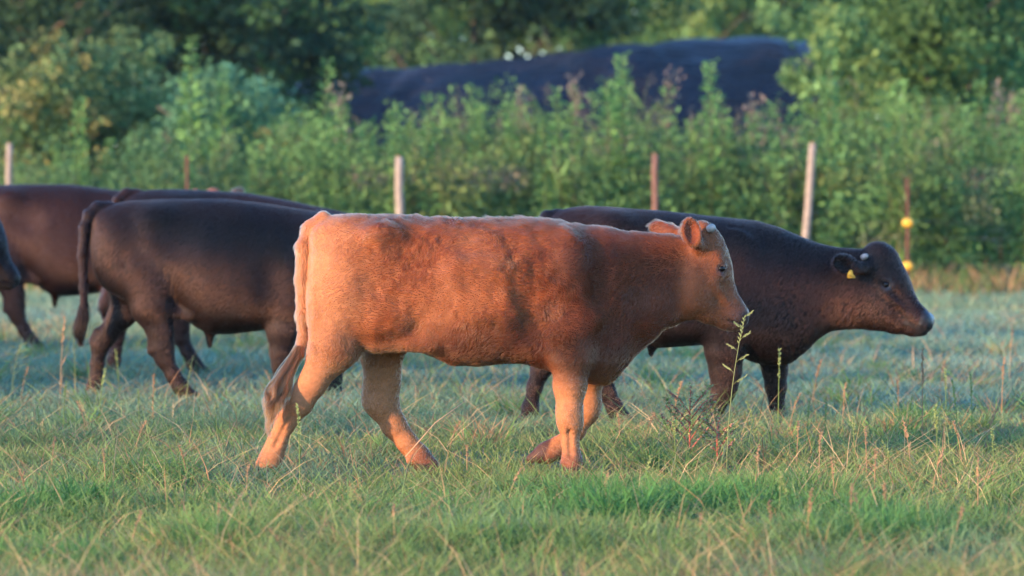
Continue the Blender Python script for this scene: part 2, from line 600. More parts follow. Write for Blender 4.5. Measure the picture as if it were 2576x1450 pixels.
def grow_coat(v, q, nrm, tint, bare, count, length, rad, flow, lift, r, keep_side=0.55, tuft=.45, mess=.10):
    """short hair over a surface: returns strands"""
    tri = np.vstack([q[:, [0, 1, 2]], q[:, [0, 2, 3]]])
    a, b, c = v[tri[:, 0]], v[tri[:, 1]], v[tri[:, 2]]
    ar = np.linalg.norm(np.cross(b - a, c - a), axis=1)
    # the flank turned to the field gets denser hair than the hidden one
    w = ar * np.where(nrm[tri[:, 0], 1] < 0.25, 1.0, keep_side)
    w *= 1 - 0.95 * bare[tri[:, 0]]
    p = w / w.sum()
    pick = r.choice(len(tri), count, p=p)
    u1, u2 = r.random(count), r.random(count)
    fl = u1 + u2 > 1
    u1[fl], u2[fl] = 1 - u1[fl], 1 - u2[fl]
    t = tri[pick]
    bw = np.stack([1 - u1 - u2, u1, u2], 1)
    root = (v[t] * bw[:, :, None]).sum(1)
    n = (nrm[t] * bw[:, :, None]).sum(1); n /= np.linalg.norm(n, axis=1)[:, None] + 1e-9
    col = (tint[t] * bw[:, :, None]).sum(1)
    L = length(root, n) * (0.65 + 0.7 * r.random(count))
    f = flow(root, n) + r.normal(0, mess, (count, 3))
    f = f - n * (f * n).sum(1)[:, None]
    f /= np.linalg.norm(f, axis=1)[:, None] + 1e-9
    li = lift(root, n) * (0.6 + 0.8 * r.random(count))
    pts = []
    pos = root - n * 0.0006
    M = 4
    for i in range(M):
        pts.append(pos.copy())
        s = i / (M - 1)
        d = f + n * (li * (1 - 0.85 * s))[:, None]
        d /= np.linalg.norm(d, axis=1)[:, None]
        pos = pos + d * (L / (M - 1))[:, None]
    P = np.stack(pts, 1)
    R = rad * np.array([1.0, 0.9, 0.65, 0.15])[None, :] * (0.7 + 0.6 * r.random((count, 1)))
    tf = noise3(root[:, 0] * 26, root[:, 1] * 26, root[:, 2] * 26, 64) * .5 + noise3(root[:, 0] * 55, root[:, 1] * 55, root[:, 2] * 40, 65) * .5
    col = col * (0.78 + 0.44 * r.random((count, 1))) * (1 + tuft * tf[:, None])
    return P, R, np.clip(col, 0.001, 0.95)

def finish(sc, F, name, loc, hide, color_fn, bare_fn, parts_label):
    v, q, nrm = sc.surface()
    fn = np.cross(v[q[:, 1]] - v[q[:, 0]], v[q[:, 2]] - v[q[:, 0]])
    bad = (fn * nrm[q[:, 0]]).sum(1) < 0
    q[bad] = q[bad][:, ::-1]
    px = v[:, 0] * F.s + F.px0; py = F.foot - v[:, 2] * F.s
    tint = color_fn(px, py, v, nrm); bare = bare_fn(px, py, v)
    root = empty(name, loc)
    me = np_mesh('body', v, quads=q, color=tint, smooth=True, attrs={'bare': bare})
    body = link('body', me, hide, root)
    return root, v, q, nrm, tint, bare

def put_eye(F, hm, R, mat, parent, side, g, ex=0):
    c = hm(1809 + ex, 675.5, side * (.0835 if ex == 0 else .0885))
    v, q, t = sphere_arrays(c, (.0195 * g, .0175 * g, .0190 * g))
    link('eye', np_mesh('eye', v, quads=q, tris=t, smooth=True), mat, parent)

MAT = {}
MAT['tan_hide'] = mat_hide('tan_hide', wet=.15, wet_rough=.6, skin=(0.050, 0.024, 0.020), rough=0.7, spec=.1)
MAT['black_hide'] = mat_hide('black_hide', flat=(0.009, 0.0052, 0.005), rough=0.6, spec=0.12, skin=(0.012, 0.011, 0.013))
MAT['brown_hide'] = mat_hide('brown_hide', flat=(0.020, 0.0075, 0.0055), rough=0.6, spec=0.12, skin=(0.012, 0.011, 0.013))
MAT['tan_hair'] = mat_hair('tan_hair', ior=1.33, rough=0.40, gain=(1.0, 1.0, 1.0))
MAT['black_hair'] = mat_hair('black_hair', ior=1.30, rough=0.42, radial=0.6, gain=(.82, .68, .66))
MAT['jet_hair'] = mat_hair('jet_hair', ior=1.3, flat=(0.006, 0.0042, 0.0042), rough=0.42, radial=0.6)
MAT['brown_hair'] = mat_hair('brown_hair', ior=1.30, flat=(0.020, 0.0088, 0.007), rough=0.42, radial=0.6)
MAT['eye'] = mat_plain('eye_dark', (0.004, 0.003, 0.004), rough=0.22, var=0.1, spec=0.25)
MAT['horn'] = mat_plain('horn', (0.28, 0.24, 0.21), rough=0.5, var=0.25, scale=40)
MAT['tag'] = mat_plain('yellow_plastic', (0.45, 0.28, 0.03), rough=0.45, var=0.08, scale=30)
MAT['ink'] = mat_plain('ink', (0.03, 0.03, 0.02), rough=0.6, var=0.1)

# ================================================================== the tan animal
D_TAN = 24.0
FT = Frame(1288.0, D_TAN)
def build_tan():
    F = FT
    sc = Sculpt((F.x(600), -0.42, -0.05), (F.x(1925), 0.42, 1.32), 0.0085)
    X = [781, 786, 797, 815, 850, 900, 960, 1020, 1080, 1140, 1200, 1260, 1320, 1380, 1430, 1480, 1530, 1560, 1590, 1620, 1660, 1700, 1735]
    T = [610, 578, 558, 548, 541, 538, 541, 546, 549, 549, 552, 551, 551, 555, 563, 571, 577, 581, 584, 587, 590, 592, 600]
    B = [690, 740, 790, 815, 830, 850, 862, 866, 893, 920, 921, 914, 916, 934, 952, 966, 962, 938, 893, 855, 832, 818, 800]
    Wd = [.05, .12, .165, .19, .21, .228, .24, .245, .268, .290, .300, .300, .288, .262, .235, .205, .170, .146, .122, .105, .094, .086, .07]
    M = [.5, .5, .5, .52, .55, .58, .58, .52, .47, .43, .42, .42, .44, .46, .48, .50, .54, .56, .56, .55, .52, .5, .5]
    sc.loft(F.x(X), F.z(T), F.z(B), np.array(Wd), np.array(M), 2.25)
    G = lambda a, b, l: F(a, b, l)
    for s in (-1, 1):
        sc.ell(G(962, 588, s * .185), (.085, .055, .05), .07)                 # hook bone
        sc.ell(G(818, 606, s * .085), (.05, .04, .05), .06)                   # pin bone
        sc.ell(G(868, 712, s * .105), (.152, .115, .235), .08)                # thigh
        sc.ell(G(935, 800, s * .165), (.085, .07, .11), .08)                  # stifle
        sc.ell(G(1412, 710, s * .165), (.095, .052, .23), .10, pitchmat(-14)) # shoulder blade
        sc.ell(G(1432, 830, s * .165), (.125, .075, .13), .06)                # upper arm
        sc.ell(G(1490, 790, s * .135), (.07, .06, .075), .06)                 # point of shoulder
        sc.ell(G(1030, 640, s * .315), (.12, .07, .10), .10, cut=True)        # hollow before the hip
        sc.ell(G(1345, 850, s * .325), (.05, .06, .12), .08, cut=True)        # behind the elbow
        sc.ell(G(900, 880, s * .30), (.10, .08, .05), .08, cut=True)
        sc.cap(G(1085, 858, s * .17), G(950, 862, s * .14), .045, .045, 1, .07) # flank fold
        sc.ell(G(985, 790, s * .20), (.10, .05, .08), .08)
    sc.cap(G(1480, 860, 0), G(1520, 935, 0), .10, .05, .8, .06)               # brisket
    sc.cap(G(1560, 905, 0), G(1640, 835, 0), .03, .028, .7, .05)              # dewlap
    near, far = -1, 1
    chain(sc, F, [(862, 770, -.13, .150), (845, 868, -.145, .118), (788, 962, -.150, .064), (757, 1010, -.150, .060), (722, 1058, -.150, .046),
                  (699, 1112, -.15, .042), (686, 1146, -.15, .049), (672, 1176, -.15, .050), (664, 1186, -.15, .052)], k=.035, sq=.78, k0=.08)
    sc.cap(F(748, 985, -.15), F(738, 1012, -.15), .030, .030, .8, .04)
    chain(sc, F, [(968, 790, .13, .125), (958, 890, .14, .100), (960, 965, .15, .082), (958, 1018, .15, .078), (990, 1076, .15, .055),
                  (1022, 1118, .15, .046), (1050, 1152, .15, .050), (1072, 1180, .15, .047), (1088, 1192, .15, .046)], k=.035, sq=.78, k0=.07)
    sc.cap(F(930, 985, .15), F(926, 1010, .15), .030, .028, .8, .04)
    chain(sc, F, [(1428, 815, -.15, .112), (1434, 885, -.155, .104), (1433, 965, -.15, .077), (1432, 1030, -.15, .060), (1434, 1060, -.15, .057), (1434, 1112, -.15, .036),
                  (1438, 1148, -.15, .042), (1437, 1166, -.15, .041), (1436, 1192, -.15, .047)], k=.03, sq=.80, k0=.06)
    chain(sc, F, [(1440, 850, .14, .105), (1482, 950, .15, .075), (1482, 1018, .15, .057), (1478, 1040, .15, .056), (1450, 1090, .15, .040),
                  (1408, 1128, .15, .043), (1392, 1138, .15, .046), (1372, 1146, .15, .047), (1336, 1160, .15, .026)], k=.03, sq=.85, k0=.06)
    for (fx, fy, la, dx) in ((690, 1152, -.15, -12), (1046, 1160, .15, -20), (1426, 1158, -.15, -10)):     # dewclaws, cannon tendons
        for s in (-1, 1): sc.ell(F(fx + dx, fy + 4, la + s * .022), (.014, .012, .018), .012)
    sc.cap(F(1431, 1075, -.182), F(1434, 1140, -.182), .007, .007, 1, .02, cut=True)
    sc.cap(F(735, 1042, -.190), F(698, 1115, -.186), .008, .008, 1, .02, cut=True)
    sc.ell(F(1424, 1040, -.165), (.030, .03, .045), .03)
    for (fx, fy, la) in ((664, 1188, -.15), (1092, 1194, .15), (1436, 1196, -.15)):       # split of the hoof
        sc.cap(F(fx + 16, fy - 18, la), F(fx + 22, fy + 8, la), .006, .006, 1, .008, cut=True)
    # tail
    chain(sc, F, [(815, 556, 0, .045), (785, 577, -.02, .044), (766, 622, -.05, .036), (762, 700, -.07, .031), (763, 790, -.08, .028),
                  (765, 850, -.07, .026), (752, 890, -.09, .026), (744, 905, -.10, .020)], k=.02, sq=1.0)
    for s in (-1, 1):
        sc.cap(F(958, 862, s * .045), F(958, 880, s * .045), .013, .009, 1, .012)   # teats
    # head turned a little away
    yaw = math.radians(8)
    hm, g, ang, L = build_head(sc, F, (1770, 573), (1880, 793), yaw)
    for s in (-1, 1):
        sc.cap(F(1722, 650, s * .135), F(1700, 785, s * .105), .030, .026, 1, .05, cut=True)
        sc.ell(F(1505, 720, s * .215), (.035, .035, .15), .08, pitchmat(-22), cut=True)     # groove before the shoulder
        sc.cap(F(1440, 660, s * .205), F(1475, 800, s * .195), .040, .055, .8, .06)         # shoulder ridge
        sc.ell(F(1370, 760, s * .378), (.08, .06, .17), .16, cut=True)                     # hollow behind the shoulder
        for i, xx in enumerate((1150, 1200, 1250)):                                    # a hint of ribs
            sc.cap(F(xx, 670, s * .258), F(xx + 30, 780, s * .276), .020, .016, 1, .10)
    sc.cap(hm(1870, 817), hm(1828, 807), .0052, .0048, 14, .008, L, True)        # mouth
    # ears
    sc.cap(F(1762, 622, -.075), F(1748, 608, -.125), .034, .032, 1, .03)
    Re = pitchmat(12, math.radians(14))
    sc.ell(F(1737, 583, -.150), (.051, .024, .075), .02, Re)
    sc.ell(F(1739, 582, -.172), (.040, .027, .062), .012, Re, cut=True)
    sc.cap(F(1752, 618, .075), F(1725, 600, .13), .032, .030, 1, .03)
    Rf = pitchmat(22, math.radians(-60))
    Rf = pitchmat(24, math.radians(150))
    sc.cap(F(1725, 598, .13), F(1690, 588, .185), .030, .036, .7, .03)
    sc.ell(F(1668, 581, .205), (.078, .022, .046), .03, pitchmat(-20, math.radians(-38)))
    sc.ell(F(1660, 576, .185), (.055, .018, .034), .012, pitchmat(-20, math.radians(-38)), cut=True)
    # loose skin of the neck, tufts along the back
    x = sc.ax[0][:, None, None]; y = sc.ax[1][None, :, None]; z = sc.ax[2][None, None, :]
    sl, X_, Y_, Z_ = sc.region((F.x(1470), -.42, F.z(960)), (F.x(1730), .42, F.z(575)))
    pxx = X_ * F.s + F.px0; pyy = F.foot - Z_ * F.s
    wv = pxx + (pyy - 720) * 0.10 + 10 * noise3(X_ * 5, Y_ * 4, Z_ * 5, 3)
    msk = smooth01(1490, 1540, pxx) * (1 - smooth01(1690, 1725, pxx)) * smooth01(600, 650, pyy)
    msk = msk * smooth01(-.35, .45, noise3(X_ * 7, Y_ * 3, Z_ * 3.5, 8))
    sc.f[sl] -= (0.0048 * np.sin(wv * 2 * math.pi / (17.0 + 3 * noise3(X_ * 3, 0, Z_ * 3, 6))) * msk).astype(np.float32)
    sc.f -= smooth01(F.x(780), F.x(815), x) * (0.0045 * noise3(x * 9, y * 9, z * 9, 11) + 0.0022 * noise3(x * 24, y * 24, z * 24, 5)).astype(np.float32) * (z > 0.45) * (x < F.x(1690))
    upper = smooth01(.62, .78, z) * (1 - smooth01(F.x(1420), F.x(1520), x)) * smooth01(F.x(840), F.x(960), x)
    sc.f -= (.0042 * noise3(x * 30 + 2 * z, y * 20, z * 22, 14) * upper).astype(np.float32)
    leg = 1 - (z > 0.45)
    sc.f -= (0.0018 * noise3(x * 16, y * 16, z * 16, 9)).astype(np.float32) * leg

    def color(px, py, v, n):
        base = np.array([0.158, 0.056, 0.023])
        pale = np.array([0.30, 0.126, 0.055])
        dark = np.array([0.075, 0.020, 0.0095])
        nz = noise3(v[:, 0] * 5, v[:, 1] * 5, v[:, 2] * 5, 21) * .5 + noise3(v[:, 0] * 13, v[:, 1] * 13, v[:, 2] * 13, 22) * .25
        c = np.tile(base, (len(px), 1))
        def mix(c, col, w):
            w = np.clip(w, 0, 1)[:, None]
            return c * (1 - w) + col * w
        # pale breeches, legs and flank; part of the paleness is painted sunlight
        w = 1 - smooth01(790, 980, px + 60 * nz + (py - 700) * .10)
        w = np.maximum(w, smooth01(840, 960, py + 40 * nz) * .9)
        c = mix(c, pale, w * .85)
        # darker neck, withers and underside of the belly; partly shade painted into the coat
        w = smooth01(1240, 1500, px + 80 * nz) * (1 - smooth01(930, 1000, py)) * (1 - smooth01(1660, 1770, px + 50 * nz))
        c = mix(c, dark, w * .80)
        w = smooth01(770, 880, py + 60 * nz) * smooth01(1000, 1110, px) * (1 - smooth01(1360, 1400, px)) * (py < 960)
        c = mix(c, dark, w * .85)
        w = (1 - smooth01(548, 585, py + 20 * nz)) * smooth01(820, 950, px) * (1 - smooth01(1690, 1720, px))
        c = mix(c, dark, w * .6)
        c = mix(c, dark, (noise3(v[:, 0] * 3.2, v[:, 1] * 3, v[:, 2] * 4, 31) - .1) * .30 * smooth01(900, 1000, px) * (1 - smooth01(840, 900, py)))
        # legs: fetlocks and pasterns redder
        w = smooth01(1110, 1160, py) * smooth01(1000, 1060, px)
        c = mix(c, np.array([.13, .045, .028]), w * .8)
        # face a little greyer, muzzle pinkish grey
        w = smooth01(1660, 1770, px + 50 * nz) * smooth01(560, 620, py) * (py < 860)
        c = mix(c, np.array([.150, .046, .018]), w * .8)
        w = smooth01(755, 800, py) * smooth01(1810, 1850, px)
        c = mix(c, np.array([.12, .052, .038]), w * .8)
        # inside of the ear
        d = ((px - 1738) / 20) ** 2 + ((py - 583) / 31) ** 2
        c = mix(c, np.array([.14, .036, .016]), (1 - smooth01(.6, 1.2, d)) * (v[:, 1] < -.1))
        # eye rim
        e = np.linalg.norm(v - hm(1809, 675, -.09)[None], axis=1)
        c = mix(c, np.array([.10, .045, .03]), 1 - smooth01(.026, .042, e))
        for s_ in (-1, 1):
            e = np.linalg.norm(v - hm(1873, 798, s_ * .046)[None], axis=1)
            c = mix(c, np.array([.03, .015, .012]), 1 - smooth01(.014, .026, e))
        return np.clip(c, .01, .9)
    def bare(px, py, v):
        w = smooth01(776, 792, py) * smooth01(1856, 1868, px)
        # hooves
        w = np.maximum(w, smooth01(1168, 1174, py) * 1.0)
        w = np.maximum(w, (1 - smooth01(1372, 1382, px + .35 * (py - 1140))) * smooth01(1100, 1110, py) * smooth01(1300, 1310, px))
        return w
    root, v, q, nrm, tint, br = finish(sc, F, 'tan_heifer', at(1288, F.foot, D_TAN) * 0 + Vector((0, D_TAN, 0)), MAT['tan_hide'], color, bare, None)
    tag(root, 'tan heifer with pale hindquarters walking in the foreground, head held up', 'cow')
    for s in (-1, 1):
        put_eye(F, hm, None, MAT['eye'], root, s, g)
    # horn stubs
    for s in (-1, 1):
        b = hm(1779, 577, s * .070); d = L * s * .45 + np.array([.55, 0, .42])
        mb = MB()
        mb.tube([b, b + d * .020, b + d * .036, b + d * .044], [.021, .020, .017, .008], 12)
        link('horn', mb.mesh('horn', True), MAT['horn'], root)
    # coat
    r = np.random.default_rng(3)
    def length(p, n):
        px = p[:, 0] * F.s + F.px0; py = F.foot - p[:, 2] * F.s
        L_ = np.full(len(p), .020)
        L_ += .012 * (1 - smooth01(545, 640, py)) * smooth01(900, 1000, px) * (px < 1720)
        L_ += (.008 * noise3(p[:, 0] * 6, p[:, 1] * 6, p[:, 2] * 6, 41) + .010 * noise3(p[:, 0] * 26, p[:, 1] * 26, p[:, 2] * 26, 64)) * (py < 860)
        L_ *= 1 - .50 * smooth01(860, 980, py)
        L_ *= 1 - .50 * smooth01(1690, 1740, px)
        L_ *= 1 - .35 * (1 - smooth01(760, 950, px))
        L_ += .014 * ((px < 800) & (py > 560) & (py < 900) & (px < 778))
        return L_
    def flow(p, n):
        px = p[:, 0] * F.s + F.px0; py = F.foot - p[:, 2] * F.s
        f = np.zeros_like(p)
        f[:, 0] = -.8; f[:, 2] = -.45
        f[:, 0] += 1.0 * noise3(p[:, 0] * 4.5, p[:, 1] * 3, p[:, 2] * 4.5, 51) + .5 * noise3(p[:, 0] * 14, p[:, 1] * 9, p[:, 2] * 14, 53)
        f[:, 2] += .9 * noise3(p[:, 0] * 4.5, p[:, 1] * 3, p[:, 2] * 4.5, 52) + .5 * noise3(p[:, 0] * 14, p[:, 1] * 9, p[:, 2] * 14, 54)
        down = np.maximum(smooth01(850, 960, py), 1 - smooth01(770, 800, px))
        f = f * (1 - down[:, None]) + np.array([-.15, 0, -1.0]) * down[:, None]
        head = smooth01(1700, 1740, px)
        f = f * (1 - head[:, None]) + np.array([-.45, 0, -.8]) * head[:, None]
        return f
    def lift(p, n):
        px = p[:, 0] * F.s + F.px0; py = F.foot - p[:, 2] * F.s
        l = .45 + .35 * noise3(p[:, 0] * 8, p[:, 1] * 8, p[:, 2] * 8, 61)
        return np.clip(l * (1 - .6 * smooth01(860, 950, py)) * (1 - .5 * smooth01(1690, 1740, px)), .08, 1)
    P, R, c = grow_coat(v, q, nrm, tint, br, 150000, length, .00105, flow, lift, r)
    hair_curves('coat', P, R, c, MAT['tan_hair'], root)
    # tail tuft: long hair in wavy locks
    nl, per = 44, 26
    n = nl * per
    t = np.linspace(0, 1, 12)
    cx = np.array([752, 742, 728, 716, 707, 701, 697, 693, 690, 687, 685, 684])
    cy = np.array([872, 900, 926, 950, 970, 988, 1004, 1020, 1037, 1055, 1074, 1094])
    lo = r.normal(0, 1, (nl, 3)); le = .50 + .32 * r.random(nl); le[:3] = (1.0, .95, .88); lo[:3] *= .3
    lp = r.random(nl) * 6.3; lb = .6 + .7 * r.random(nl)
    lock = np.repeat(np.arange(nl), per)
    off = r.normal(0, 1, (n, 3))
    end = le[lock] * (.85 + .25 * r.random(n))
    P = np.zeros((n, 12, 3))
    for i in range(12):
        tt = t[i] * end
        bx = np.interp(tt, t, cx); by = np.interp(tt, t, cy)
        sp = .010 + .026 * np.sin(np.clip(tt * 1.3, 0, 1) * math.pi * .8)
        wv = .011 * np.clip(tt * 2.2, 0, 1) * np.sin(tt * 17 + lp[lock])
        wv2 = .010 * np.clip(tt * 2.2, 0, 1) * np.cos(tt * 15 + lp[lock] * 1.7)
        fine = .0035 + .003 * tt
        P[:, i, 0] = F.x(bx) + lo[lock, 0] * sp * .75 + wv + off[:, 0] * fine
        P[:, i, 1] = -.10 - .17 * np.clip(tt * 1.6, 0, 1) + lo[lock, 1] * sp * .6 + wv2 + off[:, 1] * fine
        P[:, i, 2] = F.z(by) + lo[lock, 2] * sp * .3 + off[:, 2] * fine
    R = np.tile(.0014 * np.array([1, 1, 1, 1, 1, 1, .95, .9, .8, .7, .5, .2])[None], (n, 1))
    c = np.array([.21, .082, .032])[None] * (lb[lock] * (.75 + .5 * r.random(n)))[:, None]
    hair_curves('tail_tuft', P, R, c, MAT['tan_hair'], root)
    return root

# ================================================================== dark cattle
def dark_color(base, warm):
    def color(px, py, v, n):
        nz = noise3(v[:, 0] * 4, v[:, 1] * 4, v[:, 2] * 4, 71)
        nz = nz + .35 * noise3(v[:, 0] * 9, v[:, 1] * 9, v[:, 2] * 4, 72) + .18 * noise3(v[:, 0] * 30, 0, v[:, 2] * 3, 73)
        w = np.clip(.42 + .7 * nz + .35 * (1 - smooth01(.75, 1.1, v[:, 2])), 0, 1)[:, None]  # height term: sunlit brown of the lower flanks painted into the coat
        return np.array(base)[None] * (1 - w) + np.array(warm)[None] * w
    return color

def coat_dark(root, v, q, nrm, tint, br, F, n, mat, headx, seed):
    r = np.random.default_rng(seed)
    def length(p, nn):
        z = p[:, 2]; px = p[:, 0] * F.s + F.px0
        L_ = .030 + .006 * noise3(p[:, 0] * 6, p[:, 1] * 6, z * 6, 41)
        L_ = L_ * (1 - .45 * (1 - smooth01(.45, .6, z))) * (1 - .4 * smooth01(headx - 30, headx + 10, px))
        return L_
    def flow(p, nn):
        z = p[:, 2]
        f = np.zeros_like(p)
        f[:, 0] = -.6 + .22 * noise3(p[:, 0] * 3, p[:, 1] * 3, z * 3, 51)
        f[:, 2] = -.75 + .22 * noise3(p[:, 0] * 3, p[:, 1] * 3, z * 3, 52)
        d = (1 - smooth01(.45, .6, z))[:, None]
        return f * (1 - d) + np.array([-.1, 0, -1.0]) * d
    def lift(p, nn):
        return .10 + .03 * noise3(p[:, 0] * 12, p[:, 1] * 12, p[:, 2] * 9, 61)
    P, R, c = grow_coat(v, q, nrm, tint, br, n, length, .0008, flow, lift, r, tuft=.05, mess=.04)
    return hair_curves('coat', P, R, c, mat, root)

def tuft(root, F, cx, cy, lat, n, seed, mat, col, spread=.03):
    r = np.random.default_rng(seed)
    m = 8
    t = np.linspace(0, 1, len(cx))
    off = r.normal(0, 1, (n, 3)); end = .6 + .4 * r.random(n)
    P = np.zeros((n, m, 3))
    for i in range(m):
        tt = i / (m - 1) * end
        sp = spread * np.sin(np.clip(.15 + tt, 0, 1) * math.pi * .8)
        P[:, i, 0] = F.x(np.interp(tt, t, cx)) + off[:, 0] * sp + .008 * np.sin(tt * 9 + off[:, 1]) * tt
        P[:, i, 1] = lat + off[:, 1] * sp
        P[:, i, 2] = F.z(np.interp(tt, t, cy)) + off[:, 2] * sp * .4
    R = np.tile(.0018 * np.linspace(1, .3, m)[None], (n, 1))
    hair_curves('tail_tuft', P, R, np.tile(np.array(col)[None], (n, 1)), mat, root)

def common_torso(sc, G, u, hook, pin, thigh, stifle, blade, arm, point):
    """the bony landmarks both flanks share; u = metres-per-unit gain of the animal"""
    for s in (-1, 1):
        sc.ell(G(hook[0], hook[1] + 14, s * .150 * u), np.array((.085, .060, .055)) * u, .10)
        sc.ell(G(pin[0], pin[1], s * .085 * u), np.array((.05, .04, .05)) * u, .06)
        sc.ell(G(thigh[0], thigh[1], s * .105 * u), np.array((.145, .115, .225)) * u, .08)
        sc.ell(G(stifle[0], stifle[1], s * .165 * u), np.array((.085, .07, .11)) * u, .08)
        sc.ell(G(blade[0], blade[1], s * .165 * u), np.array((.095, .052, .23)) * u, .10, pitchmat(-14))
        sc.ell(G(arm[0], arm[1], s * .165 * u), np.array((.12, .072, .12)) * u, .06)
        sc.ell(G(point[0], point[1], s * .13 * u), np.array((.07, .06, .075)) * u, .06)

D_BLK = 31.5
FA = Frame(560.0, D_BLK)
def build_black():
    """dark steer behind the tan one, seen from tail to shoulder"""
    F = FA; G = lambda a, b, l: F(a, b, l)
    sc = Sculpt((F.x(150), -.44, -.05), (F.x(1150), .44, 1.36), .0115)
    X = [232, 240, 252, 278, 310, 347, 390, 440, 490, 530, 580, 640, 700, 750, 800, 850, 900, 930, 960, 1000]
    T = [560, 545, 530, 516, 509, 505, 503, 502, 502, 502, 503, 510, 518, 526, 533, 541, 548, 551, 553, 556]
    B = [620, 665, 700, 735, 752, 765, 775, 776, 822, 842, 841, 834, 826, 828, 842, 842, 815, 785, 765, 745]
    Wd = [.05, .12, .17, .20, .215, .23, .245, .265, .290, .305, .312, .302, .285, .262, .235, .205, .165, .140, .120, .10]
    M = [.5, .5, .52, .55, .57, .58, .56, .50, .45, .43, .42, .42, .44, .46, .49, .52, .55, .56, .55, .5]
    sc.loft(F.x(X), F.z(T), F.z(B), np.array(Wd), np.array(M), 2.25)
    common_torso(sc, G, 1.02, (400, 535), (272, 560), (300, 640), (400, 730), (760, 650), (750, 765), (810, 715))
    for s in (-1, 1):
        sc.ell(G(447, 590, s * .33), (.12, .07, .12), .10, cut=True)
        sc.cap(G(480, 795, s * .17), G(400, 770, s * .14), .03, .045, 1, .05)
    for s in (-1, 1): sc.ell(G(690, 700, s * .355), (.06, .06, .16), .12, cut=True)
    sc.ell(G(350, 700, -.215), (.035, .03, .13), .06, pitchmat(28), cut=True)      # groove of the thigh muscle
    sc.cap(G(800, 790, 0), G(850, 835, 0), .10, .055, .8, .06)
    sc.cap(G(527, 838, 0), G(527, 868, 0), .032, .018, 1, .03)                     # sheath
    chain(sc, F, [(330, 690, .12, .13), (305, 790, .14, .085), (262, 848, .15, .062), (247, 870, .15, .056), (240, 915, .15, .040),
                  (236, 950, .15, .037), (231, 978, .15, .045), (229, 998, .15, .050)], k=.035, sq=.8, k0=.08)
    sc.cap(F(240, 838, .15), F(232, 856, .15), .026, .026, .8, .03)
    chain(sc, F, [(360, 690, -.13, .15), (385, 770, -.15, .125), (408, 835, -.15, .082), (412, 872, -.15, .072), (418, 900, -.15, .056), (440, 942, -.15, .043),
                  (458, 972, -.15, .046), (478, 996, -.15, .046), (494, 1004, -.15, .046)], k=.035, sq=.8, k0=.08)
    sc.cap(F(388, 860, -.15), F(384, 880, -.15), .026, .026, .8, .03)
    chain(sc, F, [(720, 770, -.15, .115), (716, 830, -.155, .105), (712, 885, -.15, .075), (710, 915, -.15, .058), (708, 955, -.15, .038), (704, 985, -.15, .044), (704, 1000, -.15, .046)], k=.03, sq=.8, k0=.06)
    chain(sc, F, [(800, 780, .14, .11), (835, 860, .15, .075), (845, 910, .15, .058), (842, 960, .15, .038), (840, 990, .15, .044), (842, 1000, .15, .046)], k=.03, sq=.8, k0=.06)
    chain(sc, F, [(275, 525, 0, .045), (248, 524, -.02, .040), (228, 540, -.05, .036), (216, 572, -.07, .033), (211, 640, -.08, .030), (214, 720, -.08, .027), (214, 770, -.08, .022), (211, 792, -.08, .016)], k=.02, sq=1)
    hm, g, ang, L = build_head(sc, F, (1012, 572), (1090, 742), math.radians(4))
    for s in (-1, 1):
        sc.cap(hm(1765, 625, s * .08), hm(1745, 608, s * .14), .034, .030, 1, .03)
        sc.ell(hm(1735, 570, s * .19), (.050, .026, .080), .025, pitchmat(10, math.radians(25 * s)))
    root, v, q, nrm, tint, br = finish(sc, F, 'black_steer', (at(560, 700, D_BLK).x, D_BLK, 0), MAT['black_hide'],
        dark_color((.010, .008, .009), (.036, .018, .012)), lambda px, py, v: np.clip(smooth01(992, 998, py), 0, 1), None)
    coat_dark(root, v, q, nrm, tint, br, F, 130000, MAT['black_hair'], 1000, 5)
    tuft(root, F, [214, 211, 206, 202, 204], [760, 795, 820, 845, 872], -.08, 900, 6, MAT['black_hair'], (.004, .0025, .002), .017)
    for s in (-1, 1): put_eye(F, hm, None, MAT['eye'], root, s, g)
    # small dung specks stuck to the coat
    return root

